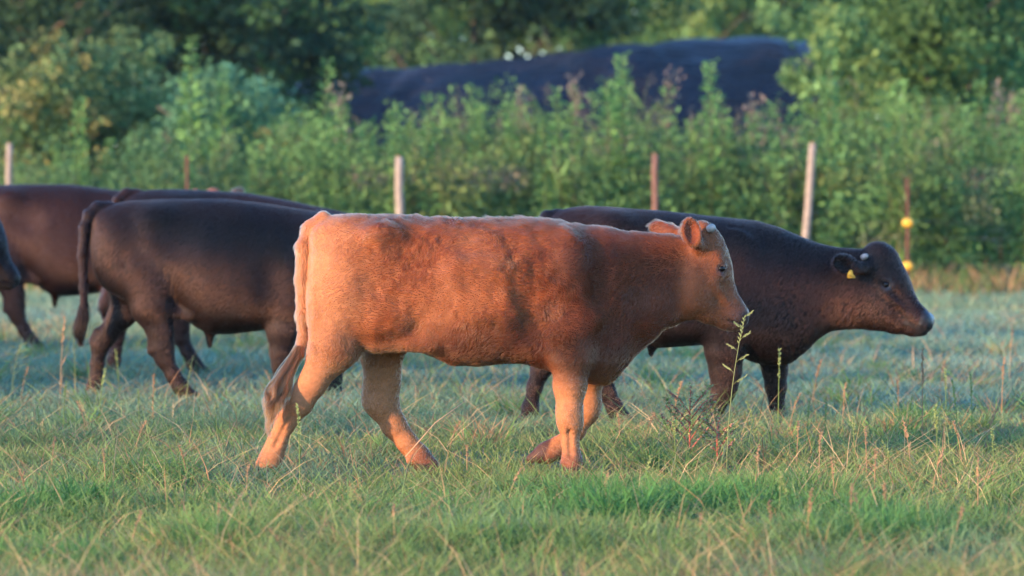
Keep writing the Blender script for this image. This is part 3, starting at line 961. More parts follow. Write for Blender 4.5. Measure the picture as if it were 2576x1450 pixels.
D_BRN = 28.5
FB = Frame(1720.0, D_BRN)
def build_brown():
    """dark brown steer ahead, head lowered, yellow tag in its ear"""
    F = FB; G = lambda a, b, l: F(a, b, l)
    sc = Sculpt((F.x(1290), -.44, -.05), (F.x(2380), .44, 1.36), .0100)
    X = [1366, 1374, 1390, 1410, 1440, 1480, 1540, 1600, 1660, 1710, 1770, 1820, 1870, 1910, 1960, 2000, 2030, 2060, 2090, 2120, 2160, 2215]
    T = [575, 556, 540, 530, 523, 519, 522, 527, 531, 536, 543, 548, 553, 558, 573, 590, 602, 613, 620, 625, 627, 626]
    B = [640, 690, 735, 765, 790, 810, 812, 850, 876, 872, 868, 872, 900, 915, 917, 902, 884, 852, 833, 829, 828, 822]
    Wd = [.05, .12, .17, .20, .22, .24, .255, .285, .305, .312, .305, .29, .27, .25, .215, .185, .165, .145, .13, .12, .11, .09]
    M = [.5, .5, .53, .55, .57, .58, .54, .48, .44, .42, .42, .43, .45, .47, .50, .53, .55, .56, .56, .55, .54, .5]
    sc.loft(F.x(X), F.z(T), F.z(B), np.array(Wd), np.array(M), 2.25)
    common_torso(sc, G, 1.02, (1545, 555), (1406, 580), (1440, 670), (1530, 760), (1830, 690), (1830, 820), (1945, 800))
    for s in (-1, 1):
        sc.ell(G(1590, 620, s * .33), (.12, .07, .12), .10, cut=True)
        sc.ell(G(1745, 820, s * .345), (.05, .06, .12), .08, cut=True)
    sc.cap(G(1920, 860, 0), G(1975, 890, 0), .10, .05, .8, .06)
    sc.cap(G(1640, 868, 0), G(1638, 892, 0), .034, .014, 1, .03)
    # folds of the throat
    sc.cap(G(1905, 835, -.17), G(2060, 775, -.105), .012, .010, 1, .03, cut=True)
    # hind legs
    chain(sc, F, [(1450, 760, .12, .14), (1420, 830, .14, .095), (1380, 905, .15, .064), (1362, 930, .15, .056), (1346, 975, .15, .040), (1334, 1030, .15, .044), (1330, 1056, .15, .048)], k=.035, sq=.8, k0=.08)
    chain(sc, F, [(1480, 760, -.13, .15), (1500, 850, -.15, .115), (1508, 915, -.15, .076), (1512, 945, -.15, .066), (1526, 985, -.15, .046), (1546, 1024, -.15, .044), (1558, 1048, -.15, .046), (1570, 1058, -.15, .046)], k=.035, sq=.8, k0=.08)
    # forelegs: the near one trails, the far one reaches forward
    chain(sc, F, [(1822, 815, -.15, .135), (1820, 880, -.155, .110), (1822, 930, -.15, .090), (1820, 968, -.15, .072), (1815, 990, -.15, .058), (1800, 1018, -.15, .047), (1788, 1036, -.15, .048), (1774, 1056, -.15, .048)], k=.03, sq=.8, k0=.06)
    chain(sc, F, [(1935, 835, .12, .12), (1947, 885, .10, .088), (1952, 930, .11, .072), (1955, 975, .12, .060), (1957, 1010, .12, .042), (1958, 1040, .12, .042), (1960, 1058, .12, .048)], k=.03, sq=.85, k0=.06)
    chain(sc, F, [(1405, 545, 0, .042), (1378, 548, -.02, .038), (1364, 572, -.05, .034), (1360, 640, -.07, .028), (1362, 740, -.07, .025), (1362, 800, -.07, .022), (1358, 840, -.07, .03)], k=.02, sq=1)
    yaw = math.radians(-16)
    hm, g, ang, L = build_head(sc, F, (2204, 627), (2344, 802), yaw, -22)
    sc.ell(F(2222, 636, 0), (.065, .075, .045), .05, pitchmat(-15))      # heavy poll
    sc.cap(F(2232, 664), F(2272, 738), .064, .048, 1.15, .05)           # broad convex forehead
    sc.cap(F(2318, 815, 0), F(2330, 806, 0), .050, .050, .95, .03)
    sc.cap(F(2285, 826, 0), F(2300, 828, 0), .034, .032, 1.0, .025)     # chin
    for s in (-1, 1):
        sc.cap(F(2322, 811, s * .105), F(2328, 812, s * .035), .013, .011, 1, .012, cut=True)      # nostril
    sc.cap(F(2334, 834, 0), F(2268, 806, 0), .0068, .0060, 14, .010, cut=True)                     # mouth
    # ears drooping backwards
    sc.cap(F(2180, 672, -.09), F(2150, 672, -.17), .036, .034, 1, .03)
    Re = pitchmat(-18, math.radians(32))
    sc.ell(F(2122, 664, -.205), (.096, .026, .060), .025, Re)
    sc.ell(F(2116, 663, -.226), (.066, .022, .038), .012, Re, cut=True)
    sc.cap(F(2180, 668, .09), F(2155, 664, .17), .036, .034, 1, .03)
    sc.ell(F(2130, 662, .20), (.088, .024, .050), .025, pitchmat(-18, math.radians(-38)))
    sl, X_, Y_, Z_ = sc.region((F.x(1900), -.42, F.z(900)), (F.x(2180), .42, F.z(600)))
    pxx = X_ * F.s + F.px0; pyy = F.foot - Z_ * F.s
    wv = pxx + (pyy - 720) * .30 + 9 * noise3(X_ * 5, Y_ * 4, Z_ * 5, 3)
    msk = smooth01(1930, 1970, pxx) * (1 - smooth01(2120, 2160, pxx)) * smooth01(-.3, .4, noise3(X_ * 6, Y_ * 3, Z_ * 3, 8)) * smooth01(625, 660, pyy)
    sc.f[sl] -= (.0026 * np.sin(wv * 2 * math.pi / (27.0 + 12 * noise3(X_ * 4, 0, Z_ * 4, 7))) * msk).astype(np.float32)
    root, v, q, nrm, tint, br = finish(sc, F, 'dark_brown_steer', (at(1720, 700, D_BRN).x, D_BRN, 0), MAT['black_hide'],
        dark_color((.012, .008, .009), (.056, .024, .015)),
        lambda px, py, v: np.maximum.reduce([smooth01(1048, 1054, py), smooth01(2304, 2318, px + .35 * (py - 800)) * smooth01(768, 782, py),
            1 - smooth01(14, 22, np.hypot(px - 2324, py - 812)), (1 - smooth01(3, 8, np.abs(py - 806 - (px - 2268) * .42))) * smooth01(2262, 2275, px) * (py > 795),
            (1 - smooth01(12, 19, np.hypot(px - 2229, py - 715))) * (np.abs(v[:, 1]) > .05)]), None)
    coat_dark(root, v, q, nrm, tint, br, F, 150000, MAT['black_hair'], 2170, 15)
    tuft(root, F, [1362, 1358, 1354, 1352], [790, 830, 870, 910], -.07, 300, 16, MAT['black_hair'], (.004, .0025, .002), .030)
    for s in (-1, 1): put_eye(F, hm, None, MAT['eye'], root, s, g, -22)
    for s in (-1, 1):
        b = F(2168, 648, s * .085); d = np.array([.50, s * .55, .30])
        mb = MB(); mb.tube([b, b + d * .025, b + d * .045, b + d * .052], [.019, .017, .013, .005], 10)
        link('horn', mb.mesh('horn', True), MAT['horn'], root)
    # yellow tag hanging in the near ear
    tagr = link('ear_tag', ear_tag(), MAT['tag'], root)
    tagr.location = F(2134, 688, -.262)
    tagr.scale = (.72, .72, .72)
    tagr.rotation_euler = (math.radians(8), math.radians(6), math.radians(-18))
    ink = link('tag_writing', tag_ink(), MAT['ink'], tagr)
    return root

def ear_tag():
    """flat plastic tag with a stud, about 7 cm"""
    mb = MB()
    prof = [(-.030, -.034), (.034, -.026), (.034, -.018), (.012, .004), (.008, .030), (-.010, .036), (-.022, .022), (-.033, .0)]
    n = len(prof)
    v = [(x, -.0022, z) for x, z in prof] + [(x, .0022, z) for x, z in prof]
    q = [(i, (i + 1) % n, n + (i + 1) % n, n + i) for i in range(n)]
    t = [(0, i + 1, i) for i in range(1, n - 1)] + [(n, n + i, n + i + 1) for i in range(1, n - 1)]
    mb.add(v, q, t)
    mb.tube([(-.004, -.008, .026), (-.004, .010, .026)], .006, 10)
    return mb.mesh('ear_tag')

def tag_ink():
    mb = MB()
    for x, z, w, h in ((-.017, -.012, .0035, .018), (-.008, -.012, .0035, .016), (-.0035, -.006, .005, .003), (-.0035, -.018, .005, .003),
                       (.001, -.013, .0035, .016), (.010, -.017, .0035, .012), (.0145, -.013, .005, .003), (.019, -.019, .0035, .010)):
        mb.add([(x - w / 2, -.0030, z - h / 2), (x + w / 2, -.0030, z - h / 2), (x + w / 2, -.0030, z + h / 2), (x - w / 2, -.0030, z + h / 2)], [(0, 1, 2, 3)])
    return mb.mesh('tag_writing')

def copy_animal(src, name, loc, label, rz=0.0, ry=0.0, sc=1.0, swap=None):
    r = src.copy()
    r.name = name
    COL.objects.link(r)
    r.location = loc
    r.rotation_euler = (0, ry, rz)
    r.scale = (sc, sc, sc)
    for k in ('label', 'category', 'group'):
        if k in r: del r[k]
    tag(r, label, 'cow')
    for ch in list(src.children):
        if name == 'reddish_heifer' and ch.name.startswith('horn'): continue
        c = ch.copy(); COL.objects.link(c); c.parent = r
        if swap and c.material_slots:
            m = c.material_slots[0].material
            if m in swap:
                c.material_slots[0].link = 'OBJECT'
                c.material_slots[0].material = swap[m]
    return r

def build_herd():
    tan = build_tan()
    blk = build_black()
    tag(blk, 'black steer directly behind the tan heifer, long tail hanging clear at the left', 'cow')
    brn = build_brown()
    tag(brn, 'dark brown steer with lowered head and a yellow ear tag', 'cow')
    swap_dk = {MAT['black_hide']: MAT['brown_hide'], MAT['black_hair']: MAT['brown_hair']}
    # the animals farther back
    dC = 35.0
    copy_animal(blk, 'dark_brown_steer', (at(560 + 15, 700, dC).x + .02, dC, 0),
                'dark brown steer mostly hidden behind the black one, only its back and tail showing', swap=swap_dk, sc=1.02, ry=math.radians(3.2))
    dB = 40.0
    copy_animal(blk, 'dark_brown_steer', (at(165, 700, dB).x, dB, 0),
                'dark brown steer with its rump cut off by the left edge of the photo', swap=swap_dk, sc=1.05)
    dE = 32.2
    sw = {MAT['tan_hide']: MAT['black_hide'], MAT['tan_hair']: MAT['jet_hair']}
    e = copy_animal(tan, 'black_steer', (0, dE, 0), 'black animal of which only the muzzle reaches in at the left edge', swap=sw)
    e.location.x = at(47, 700, dE).x - (1881 - 1288) / FT.s
    dD = 43.0
    k = 1.0
    d = copy_animal(tan, 'reddish_heifer', (0, dD, 0), 'reddish brown animal behind the dark backs, only an ear tip showing', sc=k)
    d.location.x = at(543, 470, dD).x + .17
    d.rotation_euler = (math.radians(7), math.radians(-6.0), math.radians(-90))

build_herd()

# ================================================================== ground
def ground_z(x, y):
    return .035 * noise3(x * .35, y * .35, 0, 81) + .018 * noise3(x * 1.1, y * 1.1, 0, 82)

def build_ground():
    # fine near the herd, coarse out to the horizon; one sheet
    xs = np.unique(np.concatenate([np.linspace(-900, -40, 12), np.linspace(-40, -9, 24), np.linspace(-9, 9, 121), np.linspace(9, 40, 24), np.linspace(40, 900, 12)]))
    ys = np.unique(np.concatenate([np.linspace(-300, 4, 18), np.linspace(4, 70, 300), np.linspace(70, 160, 50), np.linspace(160, 1500, 14)]))
    gx, gy = np.meshgrid(xs, ys, indexing='ij')
    gz = ground_z(gx, gy) - .02
    v = np.stack([gx, gy, gz], -1).reshape(-1, 3)
    n = len(ys)
    i, j = np.meshgrid(np.arange(len(xs) - 1), np.arange(n - 1), indexing='ij')
    a = (i * n + j).ravel()
    q = np.stack([a, a + n, a + n + 1, a + 1], 1)
    m, nt, p = new_mat('pasture_soil')
    tc = nt.nodes.new('ShaderNodeTexCoord')
    n1 = nt.nodes.new('ShaderNodeTexNoise'); n1.inputs['Scale'].default_value = 1.3; n1.inputs['Detail'].default_value = 8
    n2 = nt.nodes.new('ShaderNodeTexNoise'); n2.inputs['Scale'].default_value = 28; n2.inputs['Detail'].default_value = 6
    for k in (n1, n2): nt.links.new(tc.outputs['Object'], k.inputs['Vector'])
    cr = nt.nodes.new('ShaderNodeValToRGB')
    cr.color_ramp.elements[0].position = .35; cr.color_ramp.elements[0].color = (.030, .042, .016, 1)
    cr.color_ramp.elements[1].position = .68; cr.color_ramp.elements[1].color = (.085, .095, .040, 1)
    nt.links.new(n1.outputs['Fac'], cr.inputs[0])
    mr = nt.nodes.new('ShaderNodeMapRange'); mr.inputs['To Min'].default_value = .5; mr.inputs['To Max'].default_value = 1.5
    nt.links.new(n2.outputs['Fac'], mr.inputs['Value'])
    sc = nt.nodes.new('ShaderNodeVectorMath'); sc.operation = 'SCALE'
    nt.links.new(cr.outputs[0], sc.inputs[0]); nt.links.new(mr.outputs[0], sc.inputs['Scale'])
    nt.links.new(sc.outputs[0], p.inputs['Base Color'])
    p.inputs['Roughness'].default_value = .95
    b = nt.nodes.new('ShaderNodeBump'); b.inputs['Strength'].default_value = .8; b.inputs['Distance'].default_value = .03
    nt.links.new(n2.outputs['Fac'], b.inputs['Height']); nt.links.new(b.outputs[0], p.inputs['Normal'])
    o = link('ground', np_mesh('ground', v, quads=q, smooth=True), m)
    tag(o, 'pasture soil under the grass', 'ground', kind='structure')

# ================================================================== grass
def blades(x, y, h, w, lean_dir, lean, bend, col, z0=None):
    """n blades: two quads and a tip each"""
    n = len(x)
    z = ground_z(x, y) - .02 if z0 is None else z0
    face = rng.random(n) * 2 * math.pi
    wx, wy = np.cos(face) * w * .5, np.sin(face) * w * .5
    dx, dy = np.cos(lean_dir), np.sin(lean_dir)
    V = np.zeros((n, 7, 3), np.float32)
    for i, (t, ww) in enumerate(((0, 1.0), (.40, .9), (.74, .62))):
        out = h * (lean * t + bend * t * t)
        up = h * t * (1 - .38 * np.minimum(bend * t, 1.2))
        V[:, 2 * i, 0] = x + dx * out - wx * ww; V[:, 2 * i, 1] = y + dy * out - wy * ww; V[:, 2 * i, 2] = z + up
        V[:, 2 * i + 1, 0] = x + dx * out + wx * ww; V[:, 2 * i + 1, 1] = y + dy * out + wy * ww; V[:, 2 * i + 1, 2] = z + up
    out = h * (lean + bend)
    V[:, 6, 0] = x + dx * out; V[:, 6, 1] = y + dy * out; V[:, 6, 2] = z + h * (1 - .38 * np.minimum(bend, 1.2))
    b = np.arange(n)[:, None] * 7
    q = np.concatenate([b + np.array([[0, 1, 3, 2]]), b + np.array([[2, 3, 5, 4]])], 0)
    t = b + np.array([[4, 5, 6]])
    sh = np.array([.60, .60, .92, .92, 1.05, 1.05, 1.12])
    c = (col[:, None, :] * np.ones((1, 7, 1)))
    return V.reshape(-1, 3), q, t, np.clip(c.reshape(-1, 3), 0, .9)

def build_grass():
    r = rng
    # candidate roots: density falls with distance, blades widen to match
    N = 400000
    lo, hi = 16.0, 60.0
    ys = np.linspace(lo, hi, 2000)
    pdf = (2 * (.108 * ys + .9)) / ys ** 1.75
    cdf = np.cumsum(pdf); cdf /= cdf[-1]
    y = np.interp(r.random(N), cdf, ys)
    x = (r.random(N) * 2 - 1) * (.108 * y + .9)
    far = y / 22.0
    # lush clumps and grazed lawn
    clump = noise3(x * 1.5, y * 1.1, 0, 91) * .6 + noise3(x * 3.6, y * 2.6, 0, 92) * .4
    big = noise3(x * .45, y * .30, 0, 93)
    # tufts left uneaten in front (placed by eye)
    lush = np.zeros(N)
    for (px, py, ra, st) in ((200, 1300, .62, 1.0), (60, 1420, .5, .7), (1680, 1330, .75, .9), (1830, 1260, .5, .6), (1000, 1290, .5, .4), (2330, 1400, .6, .6), (560, 1380, .5, .6), (1250, 1390, .6, .6), (880, 1410, .5, .7), (2100, 1330, .45, .7), (330, 1210, .4, .5), (1480, 1260, .4, .6)):
        cy = ground_y(py); cx = at(px, py, cy).x
        lush = np.maximum(lush, st * np.exp(-(((x - cx) / ra) ** 2 + ((y - cy) / (ra * 1.5)) ** 2)))
    lush = np.clip(lush * (.75 + .9 * noise3(x * 2.6, y * 1.7, 0, 94)), 0, 1)
    keep = r.random(N) < np.clip(.58 + .75 * clump + .4 * lush, .16, 1)
    x, y, far, clump, big, lush = [a[keep] for a in (x, y, far, clump, big, lush)]
    n = len(x)
    h = .050 + .050 * r.random(n) + .14 * np.clip(clump, 0, 1) * r.random(n) + .15 * lush * (.4 + .8 * r.random(n))
    h += (r.random(n) < .07) * .06 * r.random(n)
    h *= .9 + .12 * far
    w = (.0040 + .0034 * r.random(n)) * np.clip(far, .8, 2.4) * (1 + .45 * lush)
    ld = r.random(n) * 2 * math.pi
    lean = .15 + .75 * r.random(n) ** 1.3 * (1 - .3 * lush)
    bend = .1 + .9 * r.random(n) ** 1.6
    # colour: green, blue-green where the dew lies, straw
    g0 = np.array([.120, .195, .050]); g1 = np.array([.195, .255, .085]); lushc = np.array([.065, .170, .042])
    dew = np.array([.150, .255, .190]); straw = np.array([.36, .24, .115]); oliv = np.array([.19, .18, .075])
    u = r.random((n, 1))
    c = g0 * (1 - u) + g1 * u
    wl = np.clip(lush * 1.2, 0, 1)[:, None]
    c = c * (1 - wl) + lushc * (.8 + .5 * u) * wl
    wo = np.clip(.30 * big + .25 * clump - .02 + .25 * r.normal(size=n), 0, .8)[:, None] * (1 - wl)
    c = c * (1 - wo) + oliv * wo
    # dew on the lawn of the middle distance and on some near patches
    dn = noise3(x * .8, y * .55, 0, 95) * .6 + noise3(x * 2.3, y * 1.6, 0, 96) * .4
    wd = np.clip(smooth01(25.5, 31, y) * (.80 + .45 * dn) * (1 - .25 * smooth01(47, 55, y)), 0, 1)
    wd = np.maximum(wd, np.clip(1.1 * dn - .22, 0, .5) * (1 - wl[:, 0]))[:, None]
    c = c * (1 - wd) + dew * wd
    ws = (r.random(n) < .085 + .12 * np.clip(noise3(x * .9, y * .7, 0, 97), 0, 1)) & (lush < .5)
    c[ws] = straw * (.5 + .7 * r.random((ws.sum(), 1)))
    w[ws] *= .8
    c *= (.72 + .56 * r.random((n, 1)))
    # coarse tufts the herd has left standing
    nt_ = 260
    ty = np.interp(r.random(nt_), cdf, ys); tx = (r.random(nt_) * 2 - 1) * (.108 * ty + .4)
    k = ty < 44; tx, ty = tx[k], ty[k]; nt_ = len(tx)
    per = 70
    a_ = r.random((nt_, per)) * 6.28; rr_ = (.03 + .13 * r.random((nt_, 1))) * r.random((nt_, per)) ** .6
    bx = (tx[:, None] + np.cos(a_) * rr_).ravel(); by = (ty[:, None] + np.sin(a_) * rr_ * 1.3).ravel()
    th = np.repeat(.07 + .13 * r.random(nt_), per) * (.5 + .8 * r.random(nt_ * per))
    dryt = np.repeat(r.random(nt_) < .33, per)[:, None]
    u3 = r.random((nt_ * per, 1))
    tc_ = np.where(dryt & (u3 < .6), np.array([.33, .20, .10]), np.array([.095, .175, .045]) * (.7 + .9 * u3)) * (.7 + .6 * r.random((nt_ * per, 1)))
    x = np.concatenate([x, bx]); y = np.concatenate([y, by]); h = np.concatenate([h, th])
    w = np.concatenate([w, (.0036 + .003 * r.random(len(bx))) * np.clip(by / 22, .8, 2)])
    ld = np.concatenate([ld, (a_ + r.normal(0, .7, a_.shape)).ravel()])
    lean = np.concatenate([lean, .1 + .6 * r.random(len(bx))]); bend = np.concatenate([bend, .1 + .9 * r.random(len(bx))])
    c = np.concatenate([c, tc_])
    v, q, t, cc = blades(x, y, h, w, ld, lean, bend, c)
    mt = mat_leaf('grass_blade', trans=.38, rough=.6, spec=.14)
    o = link('grass', np_mesh('grass', v, quads=q, tris=t, color=cc), mt)
    tag(o, 'short dewy pasture grass with green and straw blades', 'grass', kind='stuff')
    # long scruffy blades leaning every way
    n = 30000
    ys = np.linspace(16.2, 46, 500); pdf = (.108 * ys + .7) / ys ** 1.6; cdf = np.cumsum(pdf); cdf /= cdf[-1]
    y = np.interp(r.random(n), cdf, ys); x = (r.random(n) * 2 - 1) * (.108 * y + .7)
    k = r.random(n) < np.clip(.45 + .9 * noise3(x * 1.1, y * .8, 0, 99), .08, 1)
    x, y = x[k], y[k]; n = len(x)
    u = r.random((n, 1)); u2 = r.random((n, 1))
    c = np.where(u < .36, np.array([.44, .30, .15]), np.where(u < .5, np.array([.30, .16, .08]), np.array([.17, .24, .075]))) * (.6 + .75 * u2)
    v, q, t, cc = blades(x, y, (.12 + .24 * r.random(n) ** 2), (.0028 + .0026 * r.random(n)) * np.clip(y / 22, .8, 1.8), r.random(n) * 6.28, .2 + .9 * r.random(n), .2 + .9 * r.random(n), c)
    o = link('long_grass', np_mesh('long_grass', v, quads=q, tris=t, color=cc), mt)
    tag(o, 'long scruffy green and straw blades standing out of the short grass', 'grass', kind='stuff')
    # taller straw coloured grass along the fence line
    n = 9000
    y = 56.2 + r.random(n) * 3.0
    x = (r.random(n) * 2 - 1) * 7.5
    d = noise3(x * .8, 0, 0, 98)
    k = r.random(n) < np.clip(.45 + .5 * d + .35 * smooth01(4.0, 5.5, x), .1, 1)
    x, y = x[k], y[k]; n = len(x)
    h = .18 + .30 * r.random(n) ** 1.5
    u = r.random((n, 1))
    c = np.where(u < .55, np.array([.34, .21, .10]), np.array([.10, .17, .05])) * (.6 + .7 * r.random((n, 1)))
    v, q, t, cc = blades(x, y, h, .010 + .008 * r.random(n), r.random(n) * 6.28, .1 + .4 * r.random(n), .6 * r.random(n), c)
    o = link('dry_grass', np_mesh('dry_grass', v, quads=q, tris=t, color=cc), mt)
    tag(o, 'tall dry straw coloured grass along the foot of the fence', 'grass', kind='stuff')
    return mt

# ================================================================== leaves
def leaf_mesh(name, P, D, size, asp, col, mat, parent=None, U=None):
    """leaves as folded diamonds: base P, direction D, length size"""
    n = len(P)
    D = D / (np.linalg.norm(D, axis=1)[:, None] + 1e-9)
    if U is None: U = rng.normal(0, 1, (n, 3)) + np.array([0, 0, .8])
    Sd = np.cross(D, U); Sd /= np.linalg.norm(Sd, axis=1)[:, None] + 1e-9
    Nn = np.cross(Sd, D)
    L = size[:, None]; Wd = (size * asp)[:, None] * .5
    V = np.stack([P, P + D * L * .42 + Sd * Wd + Nn * L * .08, P + D * L - Nn * L * .06, P + D * L * .42 - Sd * Wd + Nn * L * .08], 1)
    b = np.arange(n)[:, None] * 4
    t = np.concatenate([b + np.array([[0, 1, 2]]), b + np.array([[0, 2, 3]])], 0)
    c = np.repeat(col[:, None, :], 4, 1).reshape(-1, 3)
    me = np_mesh(name, V.reshape(-1, 3), tris=t, color=np.clip(c, 0, .9))
    return link(name, me, mat, parent) if mat is not None else me

def clumps(r, centers, radii, per, size, col, sat=.35, upward=.5, asp=.5):
    """leaf arrays gathered in clumps"""
    P, D, Sz, C = [], [], [], []
    for c, ra, k in zip(centers, radii, per):
        d = r.normal(0, 1, (k, 3)); d /= np.linalg.norm(d, axis=1)[:, None] + 1e-9
        rr = ra * r.random(k)[:, None] ** .45
        P.append(c + d * rr * np.array([1, 1, .8]))
        D.append(d * .8 + r.normal(0, .5, (k, 3)) + np.array([0, 0, -.25]))
        Sz.append(size * (.6 + .8 * r.random(k)))
        tone = col[r.integers(len(col))] * (.75 + .5 * r.random())
        C.append(tone * (1 - sat + 2 * sat * r.random((k, 1))))
    return np.vstack(P), np.vstack(D), np.concatenate(Sz), np.vstack(C)

LEAF = None
def build_tree(name, loc, height, base, rad, label, cat, cols, n_clump, per, leaf, seed, group=None, trunk_r=.16, flat_y=1.0, lean=0.0, holes=.0):
    r = np.random.default_rng(seed)
    root = empty(name, loc)
    tag(root, label, cat, group)
    mb = MB()
    H = height
    bx = np.array([[0, 0, -.1], [.05, .02, H * .25], [.02 + lean * .4, -.05, H * .5], [lean, .03, H * .85]])
    mb.tube(bx, [trunk_r * 1.15, trunk_r * .85, trunk_r * .6, trunk_r * .15], 8, (1, 1, 1))
    for i in range(9):
        t = .3 + .6 * i / 9
        p0 = np.array([np.interp(t, [0, .3, .6, 1], bx[:, k]) for k in range(3)])
        a = r.random() * 6.28
        e = p0 + np.array([math.cos(a) * rad * .75, math.sin(a) * rad * .75 * flat_y, .25 * H * (1 - t) + .25])
        m = (p0 + e) / 2 + np.array([0, 0, -.08 * H * .3])
        mb.tube([p0, m, e], [trunk_r * .45 * (1.1 - t), trunk_r * .3 * (1.1 - t), .012], 5)
    link('trunk', mb.mesh('trunk', True), MAT['bark'], root)
    cen = []
    while len(cen) < n_clump:
        u = r.normal(0, 1, 3); u /= np.linalg.norm(u)
        rr = r.random() ** .4
        ph = math.atan2(u[1], u[0])
        lump = 1 + .28 * math.sin(3 * ph + seed) * abs(u[2] + .3) + .18 * math.sin(5 * ph + 2 * seed)
        zc = base + (H - base) * .5
        c = np.array([u[0] * rad * lump * rr + lean * .6, u[1] * rad * flat_y * lump * rr, zc + u[2] * (H - base) * .5 * rr])
        if holes and noise3(c[0] * .9 + seed, c[1] * .9, c[2] * .9, seed) > 1 - holes: continue
        cen.append(c)
    cen = np.array(cen)
    ra = (.16 + .16 * r.random(n_clump)) * rad ** .6
    P, D, Sz, C = clumps(r, cen, ra, [per] * n_clump, leaf, cols)
    leaf_mesh('crown', P, D, Sz, .55, C, LEAF, root)
    return root

def stalk_arrays(r, H, kind):
    """one tall weed: stem tube and leaves"""
    if kind == 'wispy':            # a clump of thin stems with arching blades and pale loose heads
        mb = MB(); P, D, Sz, C = [], [], [], []
        for i in range(9):
            o = r.normal(0, .07, 2); ln = r.normal(0, .10, 2); hh = H * r.uniform(.6, 1.0)
            pts = np.array([[o[0] + ln[0] * hh * t * t, o[1] + ln[1] * hh * t * t, hh * t] for t in (0, .35, .7, 1)])
            mb.tube(pts, [.006, .005, .004, .002], 4, (.17, .19, .07) if r.random() < .6 else (.26, .20, .11))
            for j in range(12):
                t = r.uniform(.1, .85); p = pts[0] + (pts[-1] - pts[0]) * t
                a = r.uniform(0, 6.28); d = np.array([math.cos(a) * .6, math.sin(a) * .6, .8])
                P.append(p); D.append(d); Sz.append(r.uniform(.18, .38)); C.append(np.array([.10, .18, .06]) * r.uniform(.7, 1.5))
                P.append(p + d * .2); D.append(d * [1, 1, -.2]); Sz.append(r.uniform(.12, .25)); C.append(np.array([.10, .18, .06]) * r.uniform(.7, 1.5))
            for j in range(26):
                P.append(pts[-1] - np.array([0, 0, .35 * r.random()]) + r.normal(0, .03, 3)); D.append(r.normal(0, .5, 3) + np.array([0, 0, .8])); Sz.append(r.uniform(.03, .07)); C.append(np.array([.24, .21, .15]) * r.uniform(.6, 1.2))
        return mb, np.array(P), np.array(D), np.array(Sz), np.array(C)
    mb = MB()
    lean = r.normal(0, .05, 2)
    pts = np.array([[lean[0] * H * t * t, lean[1] * H * t * t, H * t] for t in (0, .3, .6, .85, 1)])
    mb.tube(pts, [.014, .012, .009, .006, .003], 5, (.10, .14, .05) if kind != 'plume' else (.16, .12, .07))
    P, D, Sz, C, = [], [], [], []
    nb = int(H * 42)
    for i in range(nb):
        t = .12 + .88 * (i / nb)
        p = np.array([np.interp(t, (0, .3, .6, .85, 1), pts[:, k]) for k in range(3)])
        a = i * 2.4 + r.random()
        size = (.120 * (1 - .62 * t) + .026) * (.5 + .9 * r.random())
        if kind == 'cone': size = (.30 * (1 - t) + .06) * (.7 + .6 * r.random())
        el = .15 + .9 * t * r.random() - .3 * (1 - t)
        k = 2 if kind != 'spike' else 3
        for j in range(k):
            aa = a + j * 2 * math.pi / k
            d = np.array([math.cos(aa), math.sin(aa), el])
            if r.random() < .12: continue
            P.append(p + d * (.02 + .07 * r.random() * (1 - t))); D.append(d + r.normal(0, .25, 3)); Sz.append(size)
            C.append(np.array([.090, .185, .056]) * (.7 + .6 * r.random()) * (1 + .35 * t))
            # side shoot leaves
            if r.random() < .5:
                q = p + d * size * .8
                d2 = d + r.normal(0, .5, 3)
                P.append(q); D.append(d2); Sz.append(size * .7); C.append(np.array([.090, .185, .056]) * (.7 + .6 * r.random()) * (1 + .3 * t))
    if kind == 'plume':
        for i in range(110):
            t = .80 + .26 * r.random()
            p = np.array([np.interp(min(t, 1), (0, .3, .6, .85, 1), pts[:, k]) for k in range(3)]) + np.array([0, 0, max(0, t - 1) * H]) + r.normal(0, .055, 3)
            P.append(p); D.append(r.normal(0, .4, 3) + np.array([0, 0, 1])); Sz.append(.05 + .04 * r.random()); C.append(np.array([.20, .165, .125]) * (.6 + .6 * r.random()))
    return mb, np.array(P), np.array(D), np.array(Sz), np.array(C)

def make_stalk(name, H, kind, seed):
    r = np.random.default_rng(seed)
    mb, P, D, Sz, C = stalk_arrays(r, H, kind)
    stem = mb.mesh('stem', True)
    stem.materials.append(LEAF)
    lv = leaf_mesh('leaves', P, D, Sz, .10 if kind == 'wispy' else .42, C, None)
    lv.materials.append(LEAF)
    return stem, lv

def put_stalk(name, meshes, loc, rz, sc, label, cat, group):
    root = empty(name, loc, rz)
    root.scale = (sc, sc, sc)
    tag(root, label, cat, group)
    for nm, me in zip(('stem', 'leaves'), meshes):
        o = bpy.data.objects.new(nm, me); COL.objects.link(o); o.parent = root
    return root

